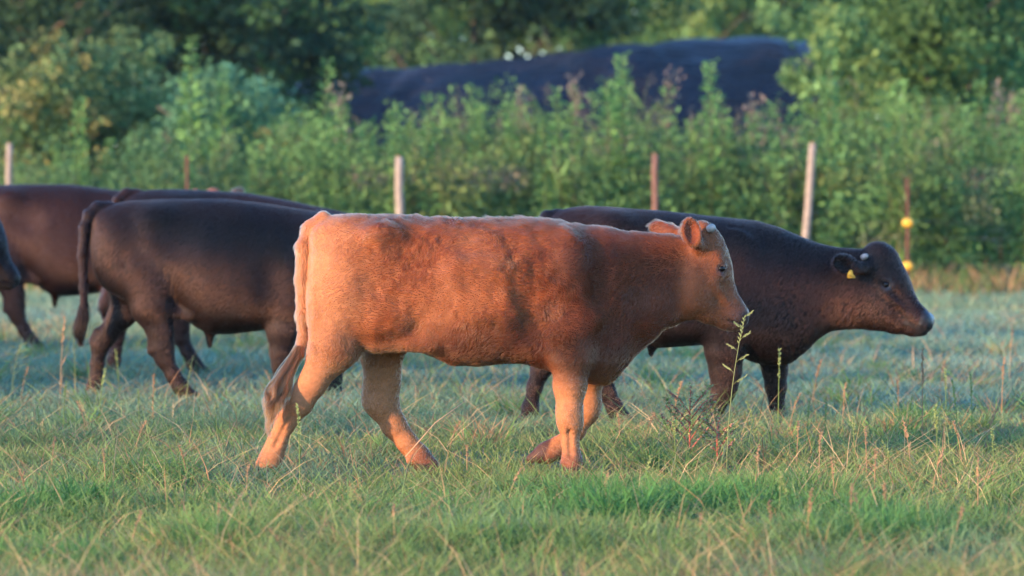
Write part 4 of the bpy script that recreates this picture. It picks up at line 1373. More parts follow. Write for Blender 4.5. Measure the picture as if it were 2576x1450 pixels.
def build_weeds():
    kinds = {}
    for k, hs in (('wispy', (1.9, 2.2, 2.4)), ('leafy', (2.3, 2.5, 2.1, 2.4, 2.2)), ('spike', (2.5, 2.2, 2.4)), ('plume', (2.0, 2.15, 2.3)), ('cone', (3.0,))):
        kinds[k] = [make_stalk(k, h, k, 200 + i + 10 * len(kinds)) + (h,) for i, h in enumerate(hs)]
    r = random.Random(5)
    # tops traced along the picture: (px, py)
    prof = [(-60, 400), (120, 350), (330, 330), (480, 320), (600, 330), (700, 300), (780, 250), (850, 235), (930, 300), (1010, 265), (1090, 235), (1180, 215), (1260, 225),
            (1340, 225), (1420, 225), (1500, 225), (1570, 200), (1640, 225), (1740, 250), (1830, 250), (1930, 265), (2000, 255), (2080, 215), (2180, 220), (2280, 215), (2380, 225), (2480, 210), (2640, 220)]
    pxs, pys = zip(*prof)
    x = -50
    while x < 2640:
        x += r.uniform(12, 32)
        d = r.uniform(58.2, 64.5)
        top = np.interp(x, pxs, pys) - 12 + 100 * r.random() ** 1.2
        H = at(x, top, d).z
        kn = r.choices(('leafy', 'spike', 'plume', 'wispy'), (4.6, 1.0, 1.2 if x > 700 else .4, 2.8))[0]
        st, lv, h0 = r.choice(kinds[kn])
        g = {'leafy': ('tall leafy green weed in the thicket behind the fence', 'tall leafy weeds behind the fence'),
             'wispy': ('loose clump of thin arching weeds with pale heads behind the fence', 'wispy weeds behind the fence'),
             'spike': ('tall narrow weed with dense upright leaves behind the fence', 'narrow spiky weeds behind the fence'),
             'plume': ('tall weed topped by a dull pinkish brown seed head', 'weeds with brownish seed heads behind the fence')}[kn]
        put_stalk({'leafy': 'leafy_weed', 'spike': 'spiky_weed', 'plume': 'seeding_weed', 'wispy': 'wispy_weed'}[kn], (st, lv), (at(x, 500, d).x, d, 0), r.uniform(0, 6.28), H / h0, g[0], 'weed', g[1])
    for (px, py, d, lab, kn) in ((476, 92, 66, 'tallest pointed bluish green weed standing before dark trees', 'cone'), (560, 165, 66, 'pointed bluish green weed just right of the tallest pointed one', 'cone'),
                            (1570, 140, 59, 'tallest narrow weed rising across the dark tarpaulin heap', 'spike'), (1790, 158, 59, 'thin single weed spire right of centre before the tarpaulin', 'spike'),
                            (805, 150, 60, 'tall branching yellow green weed before the dark trees', 'leafy'), (190, 250, 60, 'slender light green weed spire left, above the dark cattle', 'spike'),
                            (2080, 130, 60, 'yellow green weed leaning over the right end of the tarpaulin', 'leafy')):
        st, lv, h0 = kinds[kn][0]
        H = at(px, py, d).z
        put_stalk('pointed_weed' if kn == 'cone' else ('spiky_weed' if kn == 'spike' else 'leafy_weed'), (st, lv), (at(px, 500, d).x, d, 0), 1.0 + px, H / h0, lab, 'weed', None)
    # the undergrowth that fills the thicket
    rr = np.random.default_rng(77)
    n = 150000
    px = rr.random(n) * 2900 - 160
    d = 58.0 + 8.5 * rr.random(n)
    X = (px - 1288) / FU * d
    top = np.interp(px, pxs, pys) + 30
    H = CAM_H - (top - 420) / (FU / d)
    keep = noise3(X * 1.3, d * .7, rr.random(n) * 0 + 3.3, 107) * .5 + rr.random(n) > .12
    lump = .8 + .30 * noise3(X * 1.4, d * .6, 0, 101) + .18 * noise3(X * 4, d * 1.5, 0, 102)
    Z = H * lump * (.02 + .98 * rr.random(n) ** .8)
    keep &= (noise3(X * 1.7, d * .9, Z * 1.7, 108) * .7 + noise3(X * 4.5, d * 2, Z * 4.5, 109) * .3) > -.20
    X, d, Z, px = X[keep], d[keep], Z[keep], px[keep]; n = len(X)
    P = np.stack([X, d, Z], 1)
    D = rr.normal(0, .6, (n, 3)) + np.array([0, -.25, .15])
    tone = noise3(X * 1.2, d * .5, Z * 1.2, 103) * .6 + noise3(X * 4, d, Z * 4, 104) * .4
    c = np.array([.078, .158, .052])[None] * (1 + .45 * tone[:, None])
    yel = np.clip(noise3(X * 1.0, d * .4, Z * 1.5, 105) * 1.2 - .35, 0, .6)[:, None]
    c = c * (1 - yel) + np.array([.16, .17, .05]) * yel
    pk = np.clip(noise3(X * 1.6, d * .4, Z * 2.2, 106) * 1.6 - .62, 0, .8)[:, None] * ((Z > .5) & (Z < 2.0) & (px > 650))[:, None]
    c = c * (1 - pk) + np.array([.22, .155, .125]) * pk
    bl = np.clip(1 - smooth01(500, 760, px), 0, 1)[:, None] * .5
    c = c * (1 - bl) + np.array([.055, .115, .055]) * bl
    c *= (.55 + .9 * rr.random((n, 1)))
    U = rr.normal(0, .6, (n, 3)) + np.array([0, -.6, .8])
    o = leaf_mesh('undergrowth', P, D, .035 + .075 * rr.random(n), .5, c, LEAF, None, U)
    tag(o, 'dense green undergrowth filling the thicket behind the fence', 'undergrowth', kind='stuff')

# ================================================================== fence
def build_fence():
    def wood(px, top, d, rad, label, lean=0.0, mat='post_wood'):
        root = empty('fence_post', (at(px, 600, d).x, d, 0))
        tag(root, label, 'fence post', 'fence posts along the pasture edge')
        H = at(px, top, d).z
        r = random.Random(int(px))
        mb = MB()
        k = 10
        pts = [(lean * H * (1 - t / k) + .006 * r.uniform(-1, 1), .0, -.25 + (H + .25) * t / k) for t in range(k + 1)]
        mb.tube(pts, [rad * (1.05 - .12 * t / k) for t in range(k + 1)], 12)
        link('post', mb.mesh('post', True), MAT[mat], root)
        cp = MB()
        cp.tube([(0, 0, H), (.004, 0, H + rad * .25)], [rad * .93, rad * .70], 12)
        link('post_top', cp.mesh('post_top'), MAT['post_end'], root)
        return H
    wood(25, 362, 57.2, .038, 'short pale wooden fence post at the far left above the dark steer', -.03)
    wood(1004, 396, 57.0, .052, 'whitish wooden fence post behind the tan heifer\'s back', .01)
    wood(1648, 389, 57.0, .042, 'brown wooden fence post above the dark steer\'s back', 0, 'post_brown')
    wood(2045, 362, 56.8, .048, 'tallest weathered grey wooden fence post, leaning a little', -.085)
    def steel(px, top, d, label, ins):
        root = empty('steel_post', (at(px, 600, d).x, d, 0))
        tag(root, label, 'fence post', 'rusty steel fence posts')
        H = at(px, top, d).z
        mb = MB()
        # T profile
        for (cx, cy, w, t) in ((0, -.004, .036, .006), (0, .012, .006, .026)):
            v = [(cx - w / 2, cy - t / 2, -.3), (cx + w / 2, cy - t / 2, -.3), (cx + w / 2, cy + t / 2, -.3), (cx - w / 2, cy + t / 2, -.3),
                 (cx - w / 2, cy - t / 2, H), (cx + w / 2, cy - t / 2, H), (cx + w / 2, cy + t / 2, H), (cx - w / 2, cy + t / 2, H)]
            mb.add(v, [(0, 1, 5, 4), (1, 2, 6, 5), (2, 3, 7, 6), (3, 0, 4, 7), (4, 5, 6, 7)])
        for i in range(int(H / .06)):
            z = .06 + i * .06
            v, q, t = sphere_arrays((0, -.010, z), (.006, .006, .010), 6, 4)
            mb.add(v, q, t)
        link('post', mb.mesh('post'), MAT['rust'], root)
        for py in ins:
            z = at(px, py, d).z
            mb = MB()
            v, q, t = sphere_arrays((-.004, -.022, z), (.062, .032, .052), 14, 8)
            mb.add(v, q, t)
            v, q, t = sphere_arrays((.036, -.026, z - .006), (.034, .026, .036), 12, 6)
            mb.add(v, q, t)
            mb.tube([(.03, -.07, z), (.03, -.035, z)], [.016, .022], 8)
            link('insulator', mb.mesh('insulator', True), MAT['tag'], root)
        return H
    steel(471, 392, 58.0, 'rusty steel fence post at the left with no insulator in view', [])
    steel(2283, 448, 55.5, 'rusty steel fence post with two yellow insulators', [561, 669])
    for py, lab in ((560, 'upper strand of thin fence wire at insulator height'), (600, 'middle strand of thin fence wire'), (669, 'lower strand of thin fence wire at the second insulator')):
        z = at(2283, py, 55.5).z
        mb = MB()
        pts = [(x, 56.9 if x < 4.2 else 56.9 - (x - 4.2) * 1.2 if x < 5.2 else 55.4, z - .03 * math.sin((x + 8) * 1.2) ** 2) for x in np.linspace(-9, 9, 60)]
        mb.tube(pts, .0014, 5)
        o = link('fence_wire', mb.mesh('fence_wire'), MAT['wire'])
        tag(o, lab, 'wire', 'strands of the pasture fence')

# ================================================================== heap under a tarpaulin
def build_heap():
    d = 95.0
    s = FU / d
    top = [(640, 330), (720, 215), (860, 178), (1040, 160), (1160, 150), (1300, 130), (1400, 116), (1500, 108), (1600, 104), (1750, 101), (1900, 100), (2040, 100), (2085, 108), (2120, 128), (2150, 165), (2175, 240)]
    pxs, pys = zip(*top)
    nx, ny = 150, 50
    px = np.linspace(640, 2175, nx); w = np.linspace(0, 1, ny)
    X = (px - 1288) / FU * d
    H = CAM_H - (np.interp(px, pxs, pys) - 420) / s
    kern = np.hanning(9); kern /= kern.sum()
    H = np.convolve(np.pad(H, 4, mode='edge'), kern, 'valid')
    Xg, Wg = np.meshgrid(X, w, indexing='ij'); Hg = np.repeat(H[:, None], ny, 1)
    yy = (Wg - .42) * 9.0
    prof = np.clip(1 - (np.abs(Wg - .42) / np.where(Wg < .42, .42, .58)) ** 2.2, 0, 1) ** .8
    Z = Hg * prof
    fold = .14 * noise3(Xg * .5 + yy * .25, yy * .5, 0, 111) + .22 * np.abs(noise3(Xg * .9 - yy * .6, yy * .25 + Xg * .2, 0, 112)) + .03 * noise3(Xg * 2.4 + yy, yy * .8, 0, 113)
    Z = Z + (fold - .20) * np.clip(prof * 2, 0, 1)
    v = np.stack([Xg, d + yy, Z - .02], -1).reshape(-1, 3)
    i, j = np.meshgrid(np.arange(nx - 1), np.arange(ny - 1), indexing='ij')
    a = (i * ny + j).ravel()
    q = np.stack([a, a + ny, a + ny + 1, a + 1], 1)
    root = empty('covered_heap', ((2175 + 640 - 2576) / 2 / FU * d, d, 0))
    tag(root, 'long low heap under a dark navy tarpaulin behind the weeds', 'tarpaulin heap')
    v[:, 0] -= root.location.x; v[:, 1] -= d
    m, nt, p = new_mat('navy_tarpaulin')
    tc = nt.nodes.new('ShaderNodeTexCoord')
    nz = nt.nodes.new('ShaderNodeTexNoise'); nz.inputs['Scale'].default_value = .7; nz.inputs['Detail'].default_value = 4
    nt.links.new(tc.outputs['Object'], nz.inputs['Vector'])
    cr = nt.nodes.new('ShaderNodeValToRGB')
    cr.color_ramp.elements[0].position = .35; cr.color_ramp.elements[0].color = (.0035, .0035, .006, 1)
    cr.color_ramp.elements[1].position = .65; cr.color_ramp.elements[1].color = (.0105, .0095, .016, 1)
    nt.links.new(nz.outputs['Fac'], cr.inputs[0]); nt.links.new(cr.outputs[0], p.inputs['Base Color'])
    p.inputs['Roughness'].default_value = .55
    p.inputs['Specular IOR Level'].default_value = .3
    nb = nt.nodes.new('ShaderNodeTexNoise'); nb.inputs['Scale'].default_value = 1.6; nb.inputs['Detail'].default_value = 3; nb.inputs['Distortion'].default_value = 1.5
    mpb = nt.nodes.new('ShaderNodeMapping'); mpb.inputs['Rotation'].default_value = (0, .5, .6); mpb.inputs['Scale'].default_value = (.6, 1, 2.2)
    nt.links.new(tc.outputs['Object'], mpb.inputs['Vector']); nt.links.new(mpb.outputs[0], nb.inputs['Vector'])
    bb = nt.nodes.new('ShaderNodeBump'); bb.inputs['Strength'].default_value = .9; bb.inputs['Distance'].default_value = .22
    nt.links.new(nb.outputs['Fac'], bb.inputs['Height']); nt.links.new(bb.outputs[0], p.inputs['Normal'])
    o = link('tarpaulin', np_mesh('tarpaulin', v, quads=q, smooth=True), m, root)

# ================================================================== trees and bushes
def build_trees():
    G = lambda *c: np.array(c)
    dark = [G(.026, .062, .034), G(.034, .075, .040), G(.045, .090, .042)]  # shaded trees: the shade is put into the leaf colour
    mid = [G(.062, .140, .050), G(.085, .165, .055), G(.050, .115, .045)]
    lit = [G(.125, .23, .080), G(.10, .20, .065), G(.15, .23, .07)]  # sunlit trees: the sunlight is put into the paler leaf colour
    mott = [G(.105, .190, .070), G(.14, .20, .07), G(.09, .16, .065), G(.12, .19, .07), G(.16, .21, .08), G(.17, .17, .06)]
    blue = [G(.070, .18, .105), G(.080, .19, .10), G(.075, .17, .08)]
    T = lambda *a, **k: build_tree(*a, **k)
    def X(px, d): return (at(px, 400, d).x, d, 0)
    # dark trees left and centre, near the heap
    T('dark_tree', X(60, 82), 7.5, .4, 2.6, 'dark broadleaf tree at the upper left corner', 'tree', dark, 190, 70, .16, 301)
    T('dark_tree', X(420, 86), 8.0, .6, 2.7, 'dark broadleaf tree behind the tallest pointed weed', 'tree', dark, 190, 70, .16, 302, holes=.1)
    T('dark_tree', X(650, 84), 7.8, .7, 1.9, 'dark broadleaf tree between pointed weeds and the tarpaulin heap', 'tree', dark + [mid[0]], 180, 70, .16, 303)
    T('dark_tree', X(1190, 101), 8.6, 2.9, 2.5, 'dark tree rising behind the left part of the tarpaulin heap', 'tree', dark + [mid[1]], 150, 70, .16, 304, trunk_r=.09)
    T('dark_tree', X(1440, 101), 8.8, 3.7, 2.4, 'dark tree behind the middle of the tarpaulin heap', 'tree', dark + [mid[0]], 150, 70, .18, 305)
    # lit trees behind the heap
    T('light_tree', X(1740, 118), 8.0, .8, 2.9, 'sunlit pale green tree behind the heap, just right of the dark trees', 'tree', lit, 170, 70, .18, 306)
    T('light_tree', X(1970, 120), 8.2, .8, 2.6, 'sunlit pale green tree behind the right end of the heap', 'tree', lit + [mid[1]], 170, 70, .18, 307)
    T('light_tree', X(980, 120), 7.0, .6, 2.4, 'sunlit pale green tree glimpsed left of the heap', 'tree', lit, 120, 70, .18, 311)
    # right corner
    T('leafy_tree', X(2330, 72), 5.6, 1.6, 1.75, 'bright leafy tree rising over the weeds near the right corner', 'tree', [mid[1], mid[0], lit[1]], 190, 60, .13, 308, trunk_r=.09)
    T('leafy_tree', X(2560, 76), 6.2, 1.0, 1.7, 'darker leafy tree cut by the right edge', 'tree', mid + [mott[5]], 180, 60, .13, 309, trunk_r=.1)
    T('sapling', X(2115, 69), 3.7, 1.2, .72, 'yellow green sapling beside the right end of the heap', 'tree', lit, 60, 50, .12, 310, trunk_r=.03)
    # bushes left
    T('mottled_bush', X(130, 70), 3.3, .2, 1.25, 'large mottled bush with orange leaves at the left', 'bush', mott, 150, 60, .11, 320, trunk_r=.04, holes=.12)
    T('mottled_bush', X(335, 71), 3.4, .2, 1.1, 'mottled green bush with a few orange leaves, left of the tallest weed', 'bush', mott, 130, 60, .11, 321, trunk_r=.04, holes=.12)
    T('bluish_bush', X(530, 68), 2.95, .1, 1.0, 'soft bluish green bush around the pointed weeds', 'bush', blue, 140, 60, .10, 322, trunk_r=.03)
    T('yellowish_bush', X(760, 66.5), 2.2, .1, .85, 'yellow green bush left of the white post', 'bush', [mid[1], lit[1], G(.15, .15, .05)], 120, 60, .10, 323, trunk_r=.03)
    T('bluish_bush', X(660, 70), 2.7, .1, .9, 'bluish green bush between the pointed weeds and the yellow green bush', 'bush', blue + [mid[1]], 130, 60, .10, 324, trunk_r=.03)
    # the far wood closes the view
    rr = np.random.default_rng(88)
    n = 48000
    P = np.stack([(rr.random(n) * 2 - 1) * 26, 150 + 10 * rr.random(n), np.zeros(n)], 1)
    P[:, 2] = (10.5 + 2.0 * noise3(P[:, 0] * .35, 0, 0, 121)) * rr.random(n) ** .8
    gap = (np.abs(P[:, 0] - at(545, 10, 155).x) < .45) | (np.abs(P[:, 0] - at(622, 5, 155).x) < .5)
    P = P[~(gap & (P[:, 2] > 6.2) & (P[:, 2] < 7.6))]
    n = len(P)
    tone = noise3(P[:, 0] * .4, P[:, 1] * .3, P[:, 2] * .5, 122)
    c = np.array([.05, .09, .035])[None] * (1 + .5 * tone[:, None]) * (.6 + .8 * rr.random((n, 1)))
    o = leaf_mesh('distant_wood', P, rr.normal(0, 1, (n, 3)), .40 + .35 * rr.random(n), .6, c, LEAF)
    tag(o, 'distant wood closing the view behind the trees', 'wood', kind='stuff')

# ================================================================== single stems in the pasture
def build_stems():
    r = random.Random(11)
    def drooping(H, seed, kind):
        q = random.Random(seed)
        mb = MB(); hd = MB()
        bx, by = q.uniform(-.10, .10), q.uniform(-.06, .06)
        pts = np.array([[bx * t ** 2 * H * 2, by * t ** 2 * H * 2, H * t] for t in np.linspace(0, 1, 8)])
        stem_c = {'panicle': (.20, .24, .10), 'spike': (.30, .19, .10), 'green': (.14, .20, .06)}[kind]
        mb.tube(pts, np.linspace(.0028, .0014, 8), 5, stem_c)
        for i in range(2):                       # a leaf or two on the stem
            t = .2 + .25 * i; p = pts[int(t * 7)]
            a = q.uniform(0, 6.28)
            mid = p + np.array([math.cos(a) * .05, math.sin(a) * .05, .06]); tip = p + np.array([math.cos(a) * .14, math.sin(a) * .14, .05])
            mb.leaf(p, mid, .007, (0, .3, 1), stem_c); mb.leaf(mid, tip, .006, (0, .3, 1), stem_c)
        if kind == 'panicle':
            hc = (.17, .20, .08)
            for k in range(7):
                t = .58 + .42 * k / 6
                p = np.array([np.interp(t, np.linspace(0, 1, 8), pts[:, j]) for j in range(3)])
                a = (0 if k % 2 else math.pi) + q.uniform(-.5, .5)
                L = .075 * (1.15 - .6 * (k / 6)) * q.uniform(.7, 1.2)
                e = p + np.array([math.cos(a) * L, math.sin(a) * L * .6, L * .35 + .01])
                hd.tube([p, (p + e) / 2 + np.array([0, 0, .006]), e], [.0012, .001, .0008], 4, hc)
                for m in range(7):
                    u = .35 + .65 * m / 6
                    b = p + (e - p) * u
                    d = np.array([math.cos(a) + q.uniform(-.4, .4), q.uniform(-.4, .4), .35 + q.uniform(-.3, .4)]); d /= np.linalg.norm(d)
                    hd.leaf(b, b + d * .016, .0058, (0, 1, .4), hc)
            for m in range(14):
                t = .84 + .16 * m / 13
                p = np.array([np.interp(t, np.linspace(0, 1, 8), pts[:, j]) for j in range(3)])
                d = np.array([(-1) ** m * .6, q.uniform(-.4, .4), .8]); d /= np.linalg.norm(d)
                hd.leaf(p, p + d * .018, .0068, (0, 1, .4), hc)
        else:
            hc = (.29, .18, .10) if kind == 'spike' else (.20, .24, .09)
            for m in range(46):
                t = .66 + .34 * m / 45
                p = np.array([np.interp(t, np.linspace(0, 1, 8), pts[:, j]) for j in range(3)])
                a = q.uniform(0, 6.28)
                d = np.array([math.cos(a) * .55, math.sin(a) * .55, .8]); d /= np.linalg.norm(d)
                hd.leaf(p, p + d * q.uniform(.010, .018), .006, (math.sin(a), -math.cos(a), .3), hc)
        a, b = mb.mesh('stem'), hd.mesh('seed_head')
        a.materials.append(MAT['stem_leaf']); b.materials.append(MAT['stem_leaf'])
        return a, b, H
    var = {k: [drooping(h, 40 + i + 7 * len(k), k) for i, h in enumerate(hs)] for k, hs in (('panicle', (.62, .5)), ('spike', (.5, .42, .36)), ('green', (.45, .38)))}
    def put(px, top, foot, kind, label, group, name, rz=None):
        d = ground_y(foot)
        a, b, h0 = r.choice(var[kind]) if group else var[kind][0]
        H = at(px, top, d).z
        root = empty(name, (at(px, foot, d).x, d, -.01), r.uniform(0, 6.28) if rz is None else rz)
        k = (H + .01) / h0
        wd = 1.0 if kind == 'panicle' else 1.25
        root.scale = (wd, wd, k)
        tag(root, label, 'grass stem', group)
        for nm, me in (('stem', a), ('seed_head', b)):
            o = bpy.data.objects.new(nm, me); COL.objects.link(o); o.parent = root
    put(1828, 800, 1195, 'panicle', 'tallest pale green seed stalk in front of the tan heifer\'s muzzle', None, 'seed_stalk', 2.6)
    g1 = 'dry reddish seed spikes in the pasture'; l1 = 'thin dry reddish seed spike standing in the grass'
    g2 = 'green seed stalks in the pasture'; l2 = 'thin green seed stalk standing in the grass'
    g3 = 'pale panicled stalks in the pasture'; l3 = 'pale stalk with a loose panicle standing in the grass'
    for (px, top, foot) in ((152, 800, 1010), (385, 940, 1060), (55, 925, 1000), (215, 1010, 1085), (2320, 880, 1130), (2120, 965, 1085), (2260, 955, 1060), (1930, 900, 1010), (2045, 905, 1030), (1985, 990, 1100),
                            (2420, 1060, 1180), (2480, 1030, 1140), (1130, 1060, 1150), (2200, 1130, 1260), (2140, 1220, 1350), (2170, 1240, 1370), (2030, 1230, 1400), (2540, 830, 960), (2365, 905, 1000), (340, 1060, 1150),
                            (545, 1270, 1350), (1690, 960, 1110), (2180, 1075, 1200), (2345, 1130, 1260), (2460, 1150, 1290), (2060, 1090, 1230), (1900, 1120, 1260), (2230, 1215, 1330), (2100, 1150, 1290), (2005, 1060, 1180), (2520, 900, 1060), (2290, 1060, 1180), (620, 1170, 1260), (265, 1130, 1230), (70, 1180, 1280), (470, 1120, 1210), (1280, 1180, 1270), (1175, 1120, 1200), (1620, 1040, 1140), (1520, 1190, 1290), (720, 1330, 1420), (330, 1290, 1390), (2400, 1280, 1400), (1940, 1260, 1380), (2560, 1240, 1340), (130, 1100, 1190), (1560, 1040, 1130), (990, 1270, 1350), (1760, 1290, 1380)):
        put(px, top, foot, 'spike', l1, g1, 'seed_spike')
    for (px, top, foot) in ((2410, 960, 1150), (2445, 940, 1110), (1958, 880, 1090), (300, 880, 1000), (250, 930, 1060), (1900, 1010, 1120), (2075, 1010, 1150), (755, 1020, 1240), (2360, 1020, 1230), (2250, 1110, 1230), (1620, 1150, 1260),
                            (100, 1020, 1110), (420, 1200, 1310), (880, 1230, 1340), (2150, 1050, 1190), (2500, 1080, 1210), (2380, 930, 1080), (2030, 1010, 1140), (160, 960, 1080), (350, 980, 1080), (520, 1060, 1170), (1990, 1200, 1320), (2450, 1210, 1340), (1700, 1060, 1180), (2310, 1260, 1400), (1450, 1280, 1390)):
        put(px, top, foot, 'green', l2, g2, 'green_seed_stalk')
    for (px, top, foot) in ((1960, 1180, 1330), (1120, 1300, 1420), (190, 850, 1010), (468, 900, 1030), (2390, 1000, 1170), (30, 870, 1000)):
        put(px, top, foot, 'panicle', l3, g3, 'panicle_stalk')
    # the red stemmed weed
    def red_weed(px, top, foot, label, seed, wide):
        q = random.Random(seed)
        d = ground_y(foot); H = at(px, top, d).z
        root = empty('red_weed', (at(px, foot, d).x, d, -.01))
        tag(root, label, 'weed')
        st, lv, fl = MB(), MB(), MB()
        red = (.58, .14, .11)
        def branch(p0, p1, r0, n):
            p0, p1 = np.array(p0), np.array(p1)
            m = (p0 + p1) / 2 + np.array([q.uniform(-.01, .01), q.uniform(-.01, .01), .012])
            st.tube([p0, m, p1], [r0, r0 * .8, r0 * .45], 6, red)
            for i in range(n):
                t = .3 + .7 * i / n
                p = p0 + (p1 - p0) * t
                a = q.uniform(0, 6.28)
                dd = np.array([math.cos(a), math.sin(a), q.uniform(-.2, .6)])
                fl_c = (.42, .38, .20) if q.random() < .6 else (.42, .22, .16)
                v_, q_, t_ = sphere_arrays(p + dd * .006, (.006, .006, .006), 5, 4)
                fl.add(v_, q_, t_, fl_c)
                for _ in range(2):
                    d2 = dd + np.array([q.uniform(-.8, .8), q.uniform(-.8, .8), q.uniform(-.4, .6)])
                    lv.leaf(p, p + d2 * q.uniform(.015, .035), .012, (0, .2, 1), (.20, .27, .09))
        branch((0, 0, 0), (.004, 0, H), .0045, 26)
        for k in range(wide):
            t = .12 + .6 * k / wide
            a = (math.pi if k % 2 else 0) + q.uniform(-.6, .6)
            L = H * (.62 - .30 * t)
            branch((.004 * t, 0, H * t), (math.cos(a) * L * .75, math.sin(a) * L * .6, H * t + L * .75), .003, 16)
        link('stem', st.mesh('stem', True), MAT['stem_leaf'], root)
        link('leaves', lv.mesh('leaves'), MAT['stem_leaf'], root)
        link('seed_head', fl.mesh('seed_head'), MAT['stem_leaf'], root)
    red_weed(1736, 960, 1150, 'bushy weed with red stems below the tan heifer\'s head', 3, 9)
    red_weed(1805, 1045, 1165, 'lower red stemmed weed right of the bushy one', 4, 6)
    # fallen dry stalk
    for (x0, y0, x1, y1, lab) in ((1020, 1150, 1170, 1010, 'slanting dry straw between the hind and fore legs'),):
        da, db = ground_y(1225), ground_y(1220)
        a, b = at(x0, y0, da), at(x1, y1, da + .1)
        a.z = max(a.z, .03); 
        mb = MB(); m = (np.array(a) + np.array(b)) / 2 + np.array([0, 0, .03])
        mb.tube([np.array(a), m, np.array(b)], [.003, .0025, .0015], 5, (.45, .29, .17))
        o = link('fallen_straw', mb.mesh('fallen_straw'), MAT['stem_leaf'])
        tag(o, lab, 'straw')

MAT['bark'] = mat_plain('bark', (.085, .065, .048), rough=.95, var=.5, scale=9, bump=.6)
MAT['post_wood'] = mat_plain('post_wood', (.21, .175, .14), rough=.9, var=.25, scale=16, bump=.4)
MAT['post_brown'] = mat_plain('post_brown', (.12, .065, .048), rough=.9, var=.3, scale=16, bump=.4)
MAT['post_end'] = mat_plain('post_end', (.20, .14, .07), rough=.95, var=.3, scale=30)
MAT['rust'] = mat_plain('rust', (.085, .032, .024), rough=.85, var=.4, scale=25, bump=.3)
MAT['wire'] = mat_plain('wire', (.10, .10, .10), rough=.5, var=.2, scale=25, metal=.8)
MAT['stem_leaf'] = mat_leaf('stem_leaf', trans=.25, rough=.7, spec=.1)
LEAF = mat_leaf('leaf', trans=.38, rough=.7, spec=.08)
build_ground()
GRASS = build_grass()
build_fence()
build_heap()
build_trees()
build_weeds()
build_stems()

# ================================================================== trees placed out of view, sunny side, to throw dapples and long shade
def sunward(a, c):
    """a = metres towards the sun, c = metres across"""
    return (SUN_XY.x * a - SUN_XY.y * c, SUN_XY.y * a + SUN_XY.x * c, 0)

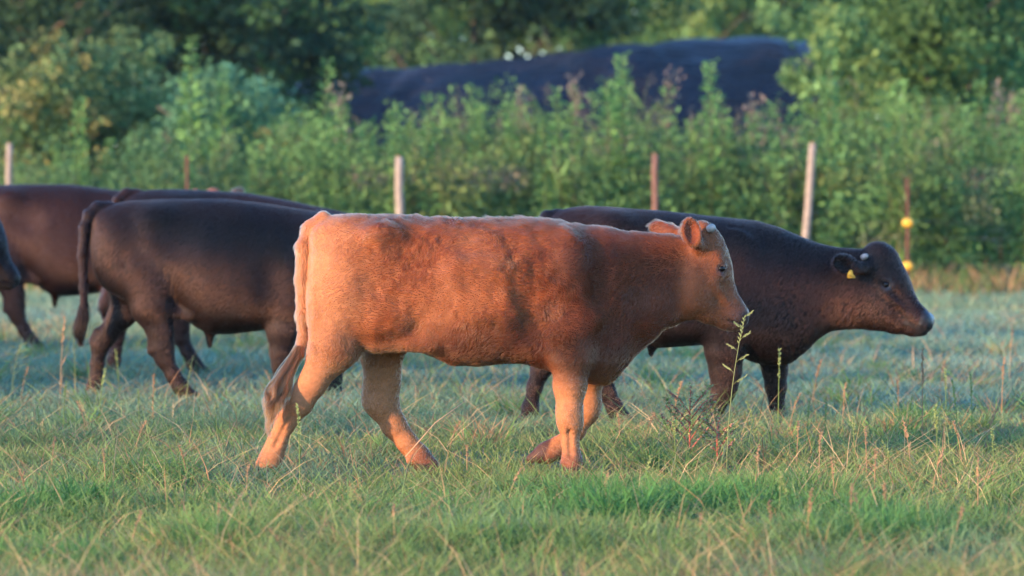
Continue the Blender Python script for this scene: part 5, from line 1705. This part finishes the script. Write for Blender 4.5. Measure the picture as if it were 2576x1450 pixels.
def build_shade_trees():
    cols = [np.array(c) for c in ((.05, .095, .03), (.065, .11, .035))]
    # long shade over the middle of the pasture and over the left of the thicket
    for i, (a, c, H, rad) in enumerate(((12, -28.6, 7.6, 1.6), (9, -31.4, 8.2, 1.7), (12, -34.4, 7.4, 1.6),
                                        (-36, -76.5, 12, 3.0), (-10, -74, 13, 2.8))):
        build_tree('shade_tree', sunward(a, c), H, .3, rad, 'leafy tree out of view on the sunny side, shading the pasture', 'tree', cols, 150, 40, .24, 400 + i, group='shade trees out of view')
    # added loose crowned tree nearer the herd, leaf clumps shaped to dapple the animals
    r = np.random.default_rng(9)
    base = np.array(sunward(2.0, -22.5))
    root = empty('dapple_tree', base)
    tag(root, 'loose crowned tree added out of view on the sunny side to dapple the herd', 'tree')
    D = np.array(SUN_DIR)
    cen, ra, per = [], [], []
    def shade(x, y, z, t, rad, k):
        cen.append(np.array([x, y, z]) + D * t - base); ra.append(rad); per.append(k)  # clump set up the sun ray from the spot it shades
    for (x, z, t, rad, k) in ((.40, .98, 16, .10, 110), (.50, .84, 15.5, .13, 150), (.62, 1.02, 16.5, .13, 160), (.66, .80, 16, .14, 170), (.52, .64, 15.5, .12, 130), (.70, .68, 16.5, .12, 130),
                              (.30, .58, 16, .11, 70), (1.10, .78, 16, .10, 110), (1.00, .72, 16.2, .09, 80), (.86, .64, 15.8, .10, 90),
                              (.36, 1.12, 16, .06, 50)):
        shade(x, 23.75, z, t, rad, k)
    for (x, y, z, t, rad, k) in ((1.3, 28.3, 1.14, 20, .17, 240), (1.75, 28.3, 1.02, 20, .18, 260), (2.1, 28.3, .92, 20.5, .12, 150), (.9, 28.3, 1.2, 20, .15, 200), (1.4, 28.3, .62, 20, .16, 200), (1.05, 28.3, .72, 20, .14, 150),
                                 (2.55, 28.3, .98, 20, .10, 60), (-2.3, 31.2, 1.16, 22, .17, 240), (-1.95, 31.2, 1.08, 22.5, .20, 300), (-1.6, 31.2, 1.04, 22, .20, 300), (-1.3, 31.2, .98, 22, .20, 280), (-1.05, 31.2, .80, 22, .14, 150), (-2.75, 31.3, .72, 22, .12, 70)):
        shade(x, y, z, t, rad, k)
    for i in range(60):           # the rest of its crown
        u = r.normal(0, 1, 3)
        cen.append(np.array([-1.2, -.4, 4.6]) + u * np.array([1.3, 1.3, .9])); ra.append(.22); per.append(50)
    # broken shade over the nearer grass
    for i in range(5):
        y = r.uniform(17.5, 23.0); x = r.uniform(-2.2, 2.4)
        shade(x, y, .05, r.uniform(15, 19), r.uniform(.06, .14), 60)
    P, Dl, Sz, C = clumps(r, cen, ra, per, .075, cols)
    mb = MB()
    mb.tube([(0, 0, -.1), (.1, 0, 1.6), (0, .1, 3.2), (-.6, -.1, 5.2)], [.17, .13, .10, .03], 8)
    for i, c in enumerate(cen):
        if i % 3: continue
        p0 = np.array([0, .05, 1.4 + 1.6 * r.random()])
        mb.tube([p0, (p0 + c) / 2 + np.array([0, 0, .15]), c], [.03, .018, .004], 5)
    link('trunk', mb.mesh('trunk', True), MAT['bark'], root)
    leaf_mesh('crown', P, Dl, Sz, .55, C, LEAF, root)
build_shade_trees()

# ================================================================== morning haze
def build_haze():
    mb = MB()
    x0, x1, y0, y1, z0, z1 = -60, 60, -8, 175, -1.5, 13.5
    v = [(x, y, z) for z in (z0, z1) for y in (y0, y1) for x in (x0, x1)]
    mb.add(v, [(0, 2, 3, 1), (4, 5, 7, 6), (0, 1, 5, 4), (2, 6, 7, 3), (0, 4, 6, 2), (1, 3, 7, 5)])
    m = bpy.data.materials.new('haze'); m.use_nodes = True
    nt = m.node_tree; nt.nodes.remove(nt.nodes['Principled BSDF'])
    vo = nt.nodes.new('ShaderNodeVolumePrincipled')
    vo.inputs['Color'].default_value = (.62, .82, 1.0, 1)
    vo.inputs['Density'].default_value = 0.00008
    vo.inputs['Anisotropy'].default_value = 0.0
    nt.links.new(vo.outputs[0], nt.nodes['Material Output'].inputs['Volume'])
    o = link('haze', mb.mesh('haze'), m)
    tag(o, 'thin blue morning haze over the pasture', 'haze', kind='stuff')
build_haze()
